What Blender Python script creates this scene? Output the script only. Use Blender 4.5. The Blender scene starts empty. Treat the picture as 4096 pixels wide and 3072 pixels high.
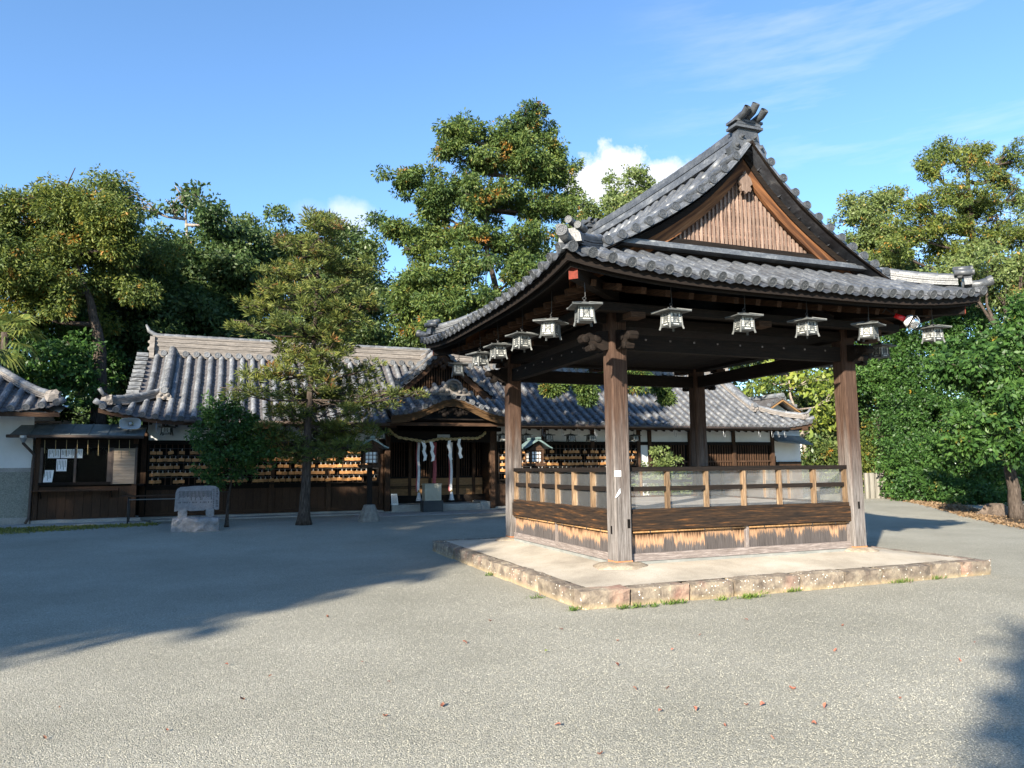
import bpy, math, random
import numpy as np
from mathutils import Vector, Matrix
R = math.radians
sc = bpy.context.scene
col = sc.collection
rnd = random.Random(7)

# ------------------------------------------------------------------ camera
F_PX, YAW, PIT, ROLL = 2942.0, 0.367, 0.1123, -0.0103
CAM = Vector((0, 0, 1.62))
fw = Vector((math.sin(YAW) * math.cos(PIT), math.cos(YAW) * math.cos(PIT), math.sin(PIT)))
rt = Vector((math.cos(YAW), -math.sin(YAW), 0)); up = rt.cross(fw)
rt, up = rt * math.cos(ROLL) + up * math.sin(ROLL), up * math.cos(ROLL) - rt * math.sin(ROLL)
cd = bpy.data.cameras.new('camera'); cam = bpy.data.objects.new('camera', cd); col.objects.link(cam)
cd.sensor_width = 36; cd.lens = 36 * F_PX / 4096; cd.clip_end = 2000; cd.clip_start = .05
cam.matrix_world = Matrix(((rt.x, up.x, -fw.x, CAM.x), (rt.y, up.y, -fw.y, CAM.y), (rt.z, up.z, -fw.z, CAM.z), (0, 0, 0, 1)))
sc.camera = cam
def ray(px, py): return fw + rt * ((px - 2048) / F_PX) - up * ((py - 1536) / F_PX)
def at(px, py, **k):
    d = ray(px, py); a, v = list(k.items())[0]; i = 'xyz'.index(a)
    return CAM + d * ((v - CAM[i]) / d[i])

# ------------------------------------------------------------------ sky, sun, exposure
SUN_EL = R(22.3); SUN_TRAVEL = Vector((.757, .652, 0)).normalized()
sc.view_settings.view_transform = 'Standard'; sc.view_settings.look = 'None'
sc.view_settings.exposure = 1.60; sc.view_settings.gamma = 1
world = bpy.data.worlds.new('World'); sc.world = world; world.use_nodes = True
wn = world.node_tree.nodes; wl = world.node_tree.links; wn.clear()
w_out = wn.new('ShaderNodeOutputWorld'); w_bg = wn.new('ShaderNodeBackground'); w_sky = wn.new('ShaderNodeTexSky')
w_sky.sky_type = 'NISHITA'; w_sky.sun_disc = False; w_sky.sun_elevation = SUN_EL
w_sky.sun_rotation = math.atan2(-SUN_TRAVEL.x, -SUN_TRAVEL.y) % (2 * math.pi)
w_sky.air_density = 1.0; w_sky.dust_density = .15; w_sky.ozone_density = 3.0
w_bg.inputs['Strength'].default_value = .094
def wmath(op, a, b=None, clamp=False):
    n = wn.new('ShaderNodeMath'); n.operation = op; n.use_clamp = clamp
    for i, s in enumerate((a, b)):
        if s is None: continue
        if isinstance(s, (int, float)): n.inputs[i].default_value = s
        else: wl.new(s, n.inputs[i])
    return n.outputs[0]
w_tc = wn.new('ShaderNodeTexCoord')
def wdot(v):
    n = wn.new('ShaderNodeVectorMath'); n.operation = 'DOT_PRODUCT'; wl.new(w_tc.outputs['Generated'], n.inputs[0]); n.inputs[1].default_value = v
    return n.outputs['Value']
def wnoise(scale, detail, rough=.55, sc3=(1, 1, 1)):
    m = wn.new('ShaderNodeMapping'); m.inputs['Scale'].default_value = sc3; wl.new(w_tc.outputs['Generated'], m.inputs[0])
    n = wn.new('ShaderNodeTexNoise'); n.inputs['Scale'].default_value = scale; n.inputs['Detail'].default_value = detail; n.inputs['Roughness'].default_value = rough
    wl.new(m.outputs[0], n.inputs['Vector']); return n.outputs['Fac']
puff = wnoise(16, 7, .6)
def cumulus(px, py, wpx, hpx, dens, soft):
    d = ray(px, py).normalized(); s = Vector((d.y, -d.x, 0)).normalized(); u = s.cross(d)
    a = wmath('MULTIPLY', wdot(s), F_PX / wpx); b = wmath('MULTIPLY', wdot(u), F_PX / hpx)
    r2 = wmath('ADD', wmath('MULTIPLY', a, a), wmath('MULTIPLY', b, b))
    f = wmath('SUBTRACT', 1.0, wmath('SQRT', r2))                                   # 1 at the heart, 0 at the rim
    f = wmath('SUBTRACT', f, wmath('MULTIPLY', wmath('LESS_THAN', wdot(d), 0.5), 9))
    g = wmath('ADD', f, wmath('MULTIPLY', wmath('SUBTRACT', puff, .5), 2.2))
    return wmath('MULTIPLY', wmath('MULTIPLY', wmath('DIVIDE', g, soft, True), dens), wmath('MULTIPLY', wmath('ADD', f, .45), 4, True))
cl = None
for c in ((2450, 735, 190, 135, .97, .30), (2620, 720, 190, 80, .9, .4), (1400, 880, 120, 90, .55, .7), (1250, 850, 120, 55, .22, .9),
          ):
    o = cumulus(*c); cl = o if cl is None else wmath('MAXIMUM', cl, o)
wisp = wnoise(2.6, 6, .62, (1, .55, 5.5))
wispm = wmath('ADD', .30, wmath('MULTIPLY', wmath('MULTIPLY', wmath('SUBTRACT', wdot(tuple(ray(3750, 330).normalized())), .90), 11, True), .33))
wz = wmath('MULTIPLY', wmath('MULTIPLY', wmath('SUBTRACT', wisp, .49, True), wmath('SUBTRACT', wispm, .40, True)), 13.0, True)
cl = wmath('MAXIMUM', cl, wmath('MULTIPLY', wz, .5))
w_mix = wn.new('ShaderNodeMix'); w_mix.data_type = 'RGBA'
wl.new(cl, w_mix.inputs['Factor']); w_gain = wn.new('ShaderNodeMix'); w_gain.data_type = 'RGBA'; w_gain.blend_type = 'MULTIPLY'; w_gain.inputs['Factor'].default_value = 1; wl.new(w_sky.outputs[0], w_gain.inputs['A']); w_gain.inputs['B'].default_value = (.84, 1.0, 1.11, 1); wl.new(w_gain.outputs['Result'], w_mix.inputs['A']); w_mix.inputs['B'].default_value = (4.3, 4.4, 4.6, 1)
wl.new(w_mix.outputs['Result'], w_bg.inputs['Color']); wl.new(w_bg.outputs[0], w_out.inputs[0])
sl = bpy.data.lights.new('sun', 'SUN'); sl.energy = 5.0; sl.angle = R(.8); sl.color = (1, .915, .765)
sun = bpy.data.objects.new('sun', sl); col.objects.link(sun); sun.location = (-20, -17, 20)
sd = SUN_TRAVEL * math.cos(SUN_EL) - Vector((0, 0, math.sin(SUN_EL)))
sun.rotation_euler = sd.to_track_quat('-Z', 'Y').to_euler()

# ------------------------------------------------------------------ materials
MATS = {}
def new_mat(name):
    m = bpy.data.materials.new(name); m.use_nodes = True; n = m.node_tree.nodes; l = m.node_tree.links
    MATS[name] = m
    return m, n, l, n['Principled BSDF']
def ramp(n, stops):
    r = n.new('ShaderNodeValToRGB'); e = r.color_ramp.elements
    while len(e) > 1: e.remove(e[-1])
    e[0].position = stops[0][0]; e[0].color = (*stops[0][1], 1)
    for p, c in stops[1:]:
        k = e.new(p); k.color = (*c, 1)
    return r
def coords(n, l, stretch=(1, 1, 1), rndoff=True, rot=0.):
    tc = n.new('ShaderNodeTexCoord'); mp = n.new('ShaderNodeMapping'); mp.inputs['Scale'].default_value = stretch
    src = tc.outputs['Object']
    if rndoff:
        oi = n.new('ShaderNodeObjectInfo'); m = n.new('ShaderNodeMath'); m.operation = 'MULTIPLY'; m.inputs[1].default_value = 37.3
        l.new(oi.outputs['Random'], m.inputs[0])
        cx = n.new('ShaderNodeCombineXYZ')
        for i in range(3): l.new(m.outputs[0], cx.inputs[i])
        va = n.new('ShaderNodeVectorMath'); va.operation = 'ADD'; l.new(src, va.inputs[0]); l.new(cx.outputs[0], va.inputs[1]); src = va.outputs[0]
    if rot:
        m0 = n.new('ShaderNodeMapping'); m0.inputs['Rotation'].default_value = (0, rot, 0); l.new(src, m0.inputs[0]); src = m0.outputs[0]
    l.new(src, mp.inputs[0]); return mp.outputs[0]
def noise(n, l, vec, scale, detail=4, rough=.55):
    t = n.new('ShaderNodeTexNoise'); t.inputs['Scale'].default_value = scale; t.inputs['Detail'].default_value = detail; t.inputs['Roughness'].default_value = rough
    l.new(vec, t.inputs['Vector']); return t.outputs['Fac']
def mth(n, l, op, a, b=None, clamp=False):
    k = n.new('ShaderNodeMath'); k.operation = op; k.use_clamp = clamp
    for i, s in enumerate((a, b)):
        if s is None: continue
        if isinstance(s, (int, float)): k.inputs[i].default_value = s
        else: l.new(s, k.inputs[i])
    return k.outputs[0]
def mixc(n, l, fac, a, b, mode='MIX'):
    k = n.new('ShaderNodeMix'); k.data_type = 'RGBA'; k.blend_type = mode
    for nm, s in (('Factor', fac), ('A', a), ('B', b)):
        s_ = k.inputs[nm]
        if isinstance(s, (int, float)): s_.default_value = s
        elif isinstance(s, tuple): s_.default_value = (*s, 1)
        else: l.new(s, s_)
    return k.outputs['Result']
def vary(n, l, colr, amt):
    """brightness that differs from piece to piece"""
    if not amt: return colr
    oi = n.new('ShaderNodeObjectInfo'); h = n.new('ShaderNodeHueSaturation')
    v = mth(n, l, 'ADD', mth(n, l, 'MULTIPLY', oi.outputs['Random'], 2 * amt), 1 - amt)
    l.new(v, h.inputs['Value']); l.new(colr, h.inputs['Color']); return h.outputs[0]
def bump(n, l, bs, h, strength, dist=.01):
    b = n.new('ShaderNodeBump'); b.inputs['Strength'].default_value = strength; b.inputs['Distance'].default_value = dist
    l.new(h, b.inputs['Height']); l.new(b.outputs[0], bs.inputs['Normal'])
def M(name, stops, scale=5, stretch=(1, 1, 1), rough=.7, bmp=.3, bscale=None, detail=5, var=0., spec=.3, metal=0., fine=None, rndoff=True, dist=.01, rot=0.):
    m, n, l, b = new_mat(name)
    v = coords(n, l, stretch, rndoff, rot)
    f = noise(n, l, v, scale, detail, .6); c = ramp(n, stops); l.new(f, c.inputs[0]); cc = c.outputs[0]
    if fine:
        f2 = noise(n, l, v, fine[0], 3, .7); r2 = ramp(n, ((.3, (1 - fine[1],) * 3), (.7, (1 + fine[1] * .6,) * 3))); l.new(f2, r2.inputs[0])
        cc = mixc(n, l, 1.0, cc, r2.outputs[0], 'MULTIPLY')
    l.new(vary(n, l, cc, var), b.inputs['Base Color'])
    b.inputs['Roughness'].default_value = rough; b.inputs['Specular IOR Level'].default_value = spec; b.inputs['Metallic'].default_value = metal
    if bmp: bump(n, l, b, noise(n, l, v, bscale or scale * 6, 4, .65), bmp, dist)
    return m
def wood(name, stops, axis, scale=4, var=.15, rough=.8, bmp=.5, fine=.35):
    st = [14, 14, 14]; st['xyz'.index(axis)] = .9
    return M(name, stops, scale, tuple(st), rough, bmp, scale * 3, 4, var, .2, 0, (scale * 4, fine))
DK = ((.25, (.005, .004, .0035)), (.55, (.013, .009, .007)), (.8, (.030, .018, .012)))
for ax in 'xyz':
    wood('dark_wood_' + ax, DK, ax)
    wood('hall_wood_' + ax, ((.2, (.02, .012, .008)), (.5, (.055, .030, .018)), (.85, (.13, .07, .038))), ax)
    wood('waist_wood_' + ax, ((.36, (.014, .010, .008)), (.54, (.034, .020, .012)), (.63, (.06, .030, .013)), (.71, (.18, .075, .026)), (.85, (.30, .14, .05))), ax, 2.2)
    wood('grey_wood_' + ax, ((.2, (.10, .08, .07)), (.55, (.21, .175, .16)), (.8, (.36, .32, .30))), ax)
wood('cusp_wood', ((.2, (.03, .017, .009)), (.6, (.09, .05, .022)), (.85, (.19, .11, .05))), 'x', 3)
wood('honey_wood', ((.2, (.16, .085, .035)), (.5, (.30, .17, .075)), (.85, (.44, .27, .13))), 'z', 3)
wood('panel_wood', ((.2, (.19, .10, .045)), (.6, (.30, .17, .08)), (.85, (.38, .22, .11))), 'x', 3)
BARGE = ((.3, (.03, .015, .009)), (.46, (.08, .034, .016)), (.6, (.20, .085, .034)), (.75, (.28, .15, .08)), (.88, (.06, .033, .021)))
for nm_, sg_ in (('left', 1), ('right', -1)):
    M('barge_wood_' + nm_, BARGE, 1.0, (.7, 14, 14), .8, .4, 3, 4, 0, .2, 0, (5, .3), rot=R(37) * sg_)
wood('lattice_wood', ((.25, (.10, .065, .05)), (.5, (.23, .16, .125)), (.8, (.38, .285, .23))), 'z', 3, .25)
wood('gable_board', ((.25, (.06, .035, .028)), (.5, (.15, .09, .07)), (.8, (.28, .165, .12))), 'x', 2.5, .45)
wood('mullion_wood', ((.25, (.06, .036, .022)), (.5, (.17, .108, .062)), (.75, (.33, .235, .15))), 'z', 3, .3)
wood('floor_wood', ((.2, (.22, .2, .185)), (.8, (.36, .335, .315))), 'x', 3, .15)
M('ema_wood', ((.3, (.30, .135, .045)), (.7, (.46, .235, .09))), 6, (2, 8, 12), .6, .1, var=.3, spec=.3)
M('tile', ((.25, (.040, .044, .051)), (.5, (.075, .081, .092)), (.66, (.13, .137, .148)), (.80, (.28, .28, .275))), 3.5, rough=.42, bmp=.25, var=.3, spec=.55, fine=(30, .35))
M('tile_plain', ((.3, (.03, .033, .038)), (.7, (.10, .106, .115))), 5, rough=.4, bmp=.3, spec=.5, fine=(30, .3))
M('tile_pan', ((.25, (.012, .014, .018)), (.6, (.06, .064, .075)), (.85, (.15, .15, .15))), 5, rough=.5, bmp=.3, spec=.4, fine=(30, .35))
M('hall_tile', ((.2, (.055, .062, .072)), (.45, (.11, .118, .132)), (.65, (.20, .203, .21)), (.85, (.14, .16, .155))), 2.6, rough=.55, bmp=.3, var=.28, spec=.45, fine=(22, .35))
M('hall_pan', ((.25, (.05, .047, .05)), (.6, (.105, .098, .10)), (.85, (.18, .165, .16))), 4, rough=.65, bmp=.3, spec=.3, fine=(22, .35))
M('hall_ridge', ((.25, (.085, .078, .074)), (.5, (.20, .18, .165)), (.8, (.31, .28, .255))), 2.2, (1, 1, 14), rough=.8, bmp=.4, var=.15, spec=.2, fine=(9, .4))
M('plaster', ((.3, (.66, .66, .65)), (.7, (.78, .78, .77))), 1.5, rough=.9, bmp=.1, spec=.1)
M('pebble_dash', ((.35, (.16, .165, .14)), (.6, (.30, .30, .26)), (.75, (.42, .42, .37))), 55, rough=.9, bmp=.8, bscale=60, spec=.1)
M('mortar', ((.3, (.16, .165, .155)), (.7, (.27, .27, .25))), 4, rough=.95, bmp=.4, bscale=40, spec=.1)
M('concrete', ((.25, (.27, .26, .24)), (.7, (.40, .38, .35))), 2.2, rough=.9, bmp=.3, bscale=40, spec=.15, fine=(35, .2))
M('earth_slab', ((.22, (.27, .235, .19)), (.5, (.44, .385, .31)), (.75, (.56, .50, .42))), 1.3, rough=.95, bmp=.5, bscale=60, spec=.1, fine=(70, .22), rndoff=False)
M('found_stone', ((.3, (.18, .14, .10)), (.55, (.29, .235, .175)), (.75, (.40, .34, .265))), 9, rough=.9, bmp=.7, bscale=30, spec=.15, fine=(50, .3))
M('granite', ((.3, (.19, .18, .178)), (.7, (.31, .295, .295))), 14, rough=.8, bmp=.4, bscale=60, spec=.2, fine=(120, .25))
M('cut_granite', ((.3, (.19, .178, .18)), (.7, (.27, .255, .26))), 20, rough=.7, bmp=.15, bscale=80, spec=.2, fine=(140, .25))
M('lamp_stone', ((.3, (.14, .13, .115)), (.7, (.26, .245, .22))), 10, rough=.9, bmp=.5, spec=.15)
M('bark', ((.3, (.03, .023, .018)), (.55, (.085, .066, .054)), (.8, (.18, .145, .12))), 7, (5, 5, .8), .9, 1.0, 14, spec=.1, dist=.03)
M('twig', ((.3, (.16, .13, .11)), (.7, (.33, .28, .24))), 7, rough=.9, bmp=.3, spec=.1)
M('iron', ((.3, (.018, .018, .018)), (.7, (.04, .04, .042))), 20, rough=.55, bmp=.1, spec=.4)
M('lantern_metal', ((.3, (.045, .05, .05)), (.6, (.095, .10, .10)), (.8, (.17, .17, .155))), 14, rough=.6, bmp=.2, var=.1, spec=.45)
M('dark_lantern', ((.3, (.02, .022, .02)), (.7, (.06, .065, .06))), 14, rough=.6, bmp=.2, spec=.4)
M('paper', ((.3, (.78, .78, .76)), (.7, (.86, .86, .85))), 3, rough=.85, bmp=0, spec=.1)
M('lantern_paper', ((.3, (.55, .55, .52)), (.7, (.68, .68, .65))), 5, rough=.85, bmp=0, spec=.1, var=.12)
M('straw', ((.25, (.22, .16, .07)), (.6, (.46, .36, .19)), (.85, (.62, .52, .32))), 40, (1, 1, 1), .9, .6, 90, spec=.1)
M('cloth_white', ((.3, (.62, .62, .64)), (.7, (.78, .78, .8))), 30, rough=.95, bmp=.2, spec=.05)
M('cloth_red', ((.3, (.30, .07, .08)), (.7, (.45, .13, .14))), 30, rough=.95, bmp=.2, spec=.05)
M('cord_white', ((.3, (.7, .7, .68)), (.7, (.85, .85, .83))), 30, rough=.9, bmp=0)
M('cream_paint', ((.3, (.33, .31, .25)), (.7, (.42, .40, .33))), 4, rough=.7, bmp=.1)
M('slate_paint', ((.3, (.035, .04, .045)), (.7, (.06, .066, .07))), 4, rough=.7, bmp=.1)
M('copper_sheet', ((.25, (.07, .085, .09)), (.55, (.15, .165, .16)), (.8, (.30, .28, .23))), 2.2, rough=.5, bmp=.2, spec=.5, fine=(14, .3))
M('verdigris', ((.25, (.06, .10, .10)), (.7, (.17, .235, .225))), 6, rough=.6, bmp=.2, spec=.4)
M('horn_grey', ((.3, (.30, .31, .31)), (.7, (.40, .41, .41))), 5, rough=.45, bmp=0)
M('red_paint', ((.3, (.55, .015, .02)), (.7, (.68, .03, .035))), 5, rough=.25, bmp=0, spec=.6)
M('red_lead', ((.3, (.07, .013, .009)), (.7, (.19, .03, .015))), 12, rough=.8, bmp=.2)
M('chrome', ((.3, (.78, .78, .8)), (.7, (.9, .9, .92))), 5, rough=.16, bmp=0, metal=1.)
M('steel', ((.3, (.3, .31, .32)), (.7, (.42, .43, .44))), 8, rough=.4, bmp=0, metal=.7)
M('brown_metal', ((.3, (.05, .035, .028)), (.7, (.10, .072, .058))), 5, rough=.5, bmp=.1)
M('shutter_slat', ((.3, (.29, .22, .16)), (.7, (.40, .31, .23))), 5, (1, 1, 8), .7, .2, var=.1)
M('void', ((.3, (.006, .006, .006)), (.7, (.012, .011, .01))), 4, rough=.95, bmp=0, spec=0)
M('ink', ((.3, (.03, .028, .03)), (.7, (.06, .055, .055))), 30, rough=.9, bmp=0, spec=0)
M('fence_sheet', ((.3, (.13, .12, .10)), (.7, (.25, .235, .205))), 2, (6, 6, .6), .8, .2)
M('orange_brick', ((.3, (.42, .15, .06)), (.7, (.55, .22, .1))), 9, rough=.9, bmp=.2)
M('stump_wood', ((.3, (.05, .036, .026)), (.7, (.14, .105, .08))), 5, (3, 3, .6), .9, .6, 20)

def boards_mat(name, dark, pale, grey, z_hi, z_lo, hor):
    m, n, l, b = new_mat(name)
    tc = n.new('ShaderNodeTexCoord'); sp = n.new('ShaderNodeSeparateXYZ'); l.new(tc.outputs['Object'], sp.inputs[0])
    st = [30, 30, 30]; st[2] = 1.2
    v = coords(n, l, tuple(st)); jag = noise(n, l, v, 2.4, 5, .8); grain = noise(n, l, v, 4, 3)
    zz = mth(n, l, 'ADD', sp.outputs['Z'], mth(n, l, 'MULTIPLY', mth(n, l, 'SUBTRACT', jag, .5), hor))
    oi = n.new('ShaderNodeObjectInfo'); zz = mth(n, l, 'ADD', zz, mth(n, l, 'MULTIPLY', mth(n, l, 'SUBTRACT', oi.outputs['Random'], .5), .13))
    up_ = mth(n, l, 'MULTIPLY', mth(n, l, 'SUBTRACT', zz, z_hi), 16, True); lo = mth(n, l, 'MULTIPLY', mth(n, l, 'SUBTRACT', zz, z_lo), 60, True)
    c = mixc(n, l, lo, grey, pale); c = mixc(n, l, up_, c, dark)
    r = ramp(n, ((.25, (.45,) * 3), (.7, (1.2,) * 3))); l.new(grain, r.inputs[0])
    c = mixc(n, l, 1., c, r.outputs[0], 'MULTIPLY')
    l.new(vary(n, l, c, .15), b.inputs['Base Color']); b.inputs['Roughness'].default_value = .85; b.inputs['Specular IOR Level'].default_value = .15
    bump(n, l, b, grain, .5)
    return m
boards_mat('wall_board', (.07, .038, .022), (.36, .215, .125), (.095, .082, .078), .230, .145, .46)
def post_mat():
    m, n, l, b = new_mat('post_wood')
    tc = n.new('ShaderNodeTexCoord'); sp = n.new('ShaderNodeSeparateXYZ'); l.new(tc.outputs['Object'], sp.inputs[0])
    v = coords(n, l, (16, 16, .8)); g = noise(n, l, v, 3.2, 5, .7); g2 = noise(n, l, v, .8, 2)
    grey = ramp(n, ((.32, (.055, .047, .042)), (.46, (.125, .11, .102)), (.62, (.21, .19, .18)), (.78, (.36, .335, .32)))); l.new(g, grey.inputs[0])
    brn = ramp(n, ((.3, (.025, .015, .011)), (.5, (.06, .035, .025)), (.75, (.115, .073, .052)))); l.new(g, brn.inputs[0])
    f = mth(n, l, 'ADD', mth(n, l, 'MULTIPLY', mth(n, l, 'SUBTRACT', sp.outputs['Z'], .75), .75), mth(n, l, 'MULTIPLY', mth(n, l, 'SUBTRACT', g2, .5), 1.5), True)
    l.new(mixc(n, l, f, grey.outputs[0], brn.outputs[0]), b.inputs['Base Color']); b.inputs['Roughness'].default_value = .85; b.inputs['Specular IOR Level'].default_value = .15
    bump(n, l, b, g, .6)
post_mat()
def kerb_mat():
    m, n, l, b = new_mat('kerb_stone')
    v = coords(n, l); f = noise(n, l, v, 5, 6, .7); c = ramp(n, ((.30, (.07, .054, .042)), (.45, (.15, .118, .09)), (.58, (.235, .19, .14)), (.72, (.36, .30, .215)))); l.new(f, c.inputs[0])
    vo = n.new('ShaderNodeTexVoronoi'); vo.inputs['Scale'].default_value = 22; l.new(v, vo.inputs['Vector'])
    sp = mth(n, l, 'MULTIPLY', mth(n, l, 'LESS_THAN', vo.outputs['Distance'], .20), mth(n, l, 'GREATER_THAN', noise(n, l, v, 7, 2), .5))
    cc = mixc(n, l, sp, c.outputs[0], (.62, .58, .5))
    red = mth(n, l, 'MULTIPLY', mth(n, l, 'SUBTRACT', noise(n, l, v, 1.7, 2), .58), 6, True)
    cc = mixc(n, l, mth(n, l, 'MULTIPLY', red, .3), cc, (.42, .17, .12))
    tc = n.new('ShaderNodeTexCoord'); sz = n.new('ShaderNodeSeparateXYZ'); l.new(tc.outputs['Object'], sz.inputs[0])
    low = mth(n, l, 'MULTIPLY', mth(n, l, 'SUBTRACT', .075, sz.outputs['Z']), 14, True)      # ochre soil stain at the foot
    cc = mixc(n, l, mth(n, l, 'MULTIPLY', low, .5), cc, (.43, .32, .17))
    l.new(vary(n, l, cc, .12), b.inputs['Base Color']); b.inputs['Roughness'].default_value = .9; bump(n, l, b, noise(n, l, v, 26, 5, .7), .8, .02)
kerb_mat()
def gravel_mats():
    m, n, l, b = new_mat('gravel_bed')
    v = coords(n, l, (1, 1, 1), False); vo = n.new('ShaderNodeTexVoronoi'); vo.inputs['Scale'].default_value = 110; l.new(v, vo.inputs['Vector'])
    sp = n.new('ShaderNodeSeparateColor'); l.new(vo.outputs['Color'], sp.inputs[0])
    c = ramp(n, ((.0, (.235, .225, .185)), (.35, (.305, .29, .242)), (.75, (.36, .342, .288)), (.97, (.45, .43, .37)))); l.new(sp.outputs[0], c.inputs[0])
    big = ramp(n, ((.3, (.80, .80, .77)), (.7, (1.12, 1.11, 1.09)))); l.new(noise(n, l, v, .4, 6, .62), big.inputs[0])
    cc = mixc(n, l, 1., c.outputs[0], big.outputs[0], 'MULTIPLY')
    edge = ramp(n, ((.35, (1, 1, 1)), (.8, (.74, .74, .74)))); l.new(vo.outputs['Distance'], edge.inputs[0])
    l.new(mixc(n, l, 1., cc, edge.outputs[0], 'MULTIPLY'), b.inputs['Base Color']); b.inputs['Roughness'].default_value = .9; b.inputs['Specular IOR Level'].default_value = .15
    inv = mth(n, l, 'SUBTRACT', 1., vo.outputs['Distance']); bump(n, l, b, inv, .7, .008)
    m, n, l, b = new_mat('pebble')
    oi = n.new('ShaderNodeObjectInfo'); c = ramp(n, ((0, (.27, .258, .215)), (.5, (.32, .304, .255)), (.93, (.37, .352, .297)), (1, (.45, .43, .37)))); l.new(oi.outputs['Random'], c.inputs[0])
    ge = n.new('ShaderNodeNewGeometry'); big = ramp(n, ((.3, (.80, .80, .77)), (.7, (1.12, 1.11, 1.09)))); l.new(noise(n, l, ge.outputs['Position'], .4, 6, .62), big.inputs[0])
    l.new(mixc(n, l, 1., c.outputs[0], big.outputs[0], 'MULTIPLY'), b.inputs['Base Color']); b.inputs['Roughness'].default_value = .85; b.inputs['Specular IOR Level'].default_value = .2
gravel_mats()
def clear_mat(name, haze, tint, ior=1.15):
    m, n, l, b = new_mat(name)
    o = n['Material Output']; t = n.new('ShaderNodeBsdfTransparent'); d = n.new('ShaderNodeBsdfDiffuse'); g = n.new('ShaderNodeBsdfGlossy'); g.inputs['Roughness'].default_value = .12
    d.inputs['Color'].default_value = (*tint, 1); t.inputs['Color'].default_value = (.93, .93, .92, 1)
    v = coords(n, l); hz = mth(n, l, 'ADD', mth(n, l, 'MULTIPLY', noise(n, l, v, 3, 4), haze * .8), haze * .6)
    a = n.new('ShaderNodeMixShader'); l.new(hz, a.inputs[0]); l.new(t.outputs[0], a.inputs[1]); l.new(d.outputs[0], a.inputs[2])
    fr = n.new('ShaderNodeFresnel'); fr.inputs[0].default_value = ior
    k = n.new('ShaderNodeMixShader'); l.new(fr.outputs[0], k.inputs[0]); l.new(a.outputs[0], k.inputs[1]); l.new(g.outputs[0], k.inputs[2]); l.new(k.outputs[0], o.inputs[0])
clear_mat('acrylic', .075, (.62, .63, .64), 1.25); clear_mat('glass', .003, (.2, .2, .2), 1.08)
def leaf_mat(name, stops, patch=None, thr=.6, rough=.45, trans=.35, spec=.4):
    """leaf colour differs leaf by leaf; patch: autumn colour in drifts"""
    m, n, l, b = new_mat(name); o = n['Material Output']
    g = n.new('ShaderNodeNewGeometry'); tc = n.new('ShaderNodeTexCoord')
    c = ramp(n, stops); big = noise(n, l, tc.outputs['Object'], .55, 3)
    f = mth(n, l, 'ADD', mth(n, l, 'MULTIPLY', g.outputs['Random Per Island'], .55), mth(n, l, 'MULTIPLY', mth(n, l, 'SUBTRACT', big, .28), 1.0), True)
    l.new(f, c.inputs[0]); cc = c.outputs[0]
    if patch:
        p = noise(n, l, tc.outputs['Object'], 1.5, 3, .6)
        pf = mth(n, l, 'MULTIPLY', mth(n, l, 'SUBTRACT', mth(n, l, 'ADD', p, mth(n, l, 'MULTIPLY', g.outputs['Random Per Island'], .12)), thr), 9, True)
        cc = mixc(n, l, pf, cc, patch)
    l.new(cc, b.inputs['Base Color']); b.inputs['Roughness'].default_value = rough; b.inputs['Specular IOR Level'].default_value = spec
    t = n.new('ShaderNodeBsdfTranslucent'); l.new(cc, t.inputs[0]); x = n.new('ShaderNodeMixShader'); x.inputs[0].default_value = trans
    l.new(b.outputs[0], x.inputs[1]); l.new(t.outputs[0], x.inputs[2]); l.new(x.outputs[0], o.inputs[0])
leaf_mat('leaf_dark', ((.1, (.020, .045, .014)), (.5, (.05, .09, .025)), (.9, (.11, .15, .05))), rough=.48, spec=.3)
leaf_mat('leaf_camphor', ((.1, (.035, .07, .02)), (.5, (.085, .13, .036)), (.9, (.17, .20, .07))), rough=.42)
leaf_mat('leaf_hinoki', ((.1, (.026, .058, .016)), (.5, (.075, .125, .028)), (.9, (.17, .21, .042))), (.42, .17, .03), .69, .6)
leaf_mat('leaf_hinoki_gold', ((.1, (.034, .062, .014)), (.5, (.10, .14, .026)), (.9, (.21, .225, .038))), (.46, .20, .03), .685, .6)
leaf_mat('leaf_sugi', ((.1, (.036, .058, .014)), (.5, (.105, .135, .027)), (.9, (.22, .225, .042))), (.27, .105, .035), .665, .65, .3)
leaf_mat('leaf_green', ((.1, (.016, .046, .011)), (.5, (.045, .105, .022)), (.9, (.10, .185, .04))), (.40, .24, .03), .74, .47, spec=.33)
leaf_mat('leaf_light', ((.1, (.07, .11, .03)), (.5, (.13, .175, .05)), (.9, (.21, .25, .085))), (.38, .2, .05), .70, .5)
leaf_mat('leaf_yellow', ((.1, (.10, .16, .03)), (.5, (.19, .25, .04)), (.9, (.33, .34, .055))), rough=.5, trans=.45)
leaf_mat('leaf_palm', ((.1, (.05, .09, .02)), (.5, (.12, .16, .04)), (.9, (.3, .3, .07))), rough=.4)
leaf_mat('leaf_dead', ((.1, (.10, .06, .03)), (.5, (.19, .12, .065)), (.9, (.30, .21, .12))), rough=.7, trans=.15)
leaf_mat('grass_leaf', ((.1, (.05, .10, .015)), (.5, (.10, .17, .025)), (.9, (.19, .25, .05))), rough=.6)
leaf_mat('moss_leaf', ((.1, (.10, .11, .025)), (.5, (.19, .20, .045)), (.9, (.30, .28, .09))), rough=.8)
M('leaf_fall', ((.2, (.13, .04, .03)), (.5, (.23, .085, .055)), (.8, (.30, .17, .10))), 14, rough=.7, bmp=.2, var=.35)

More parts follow.
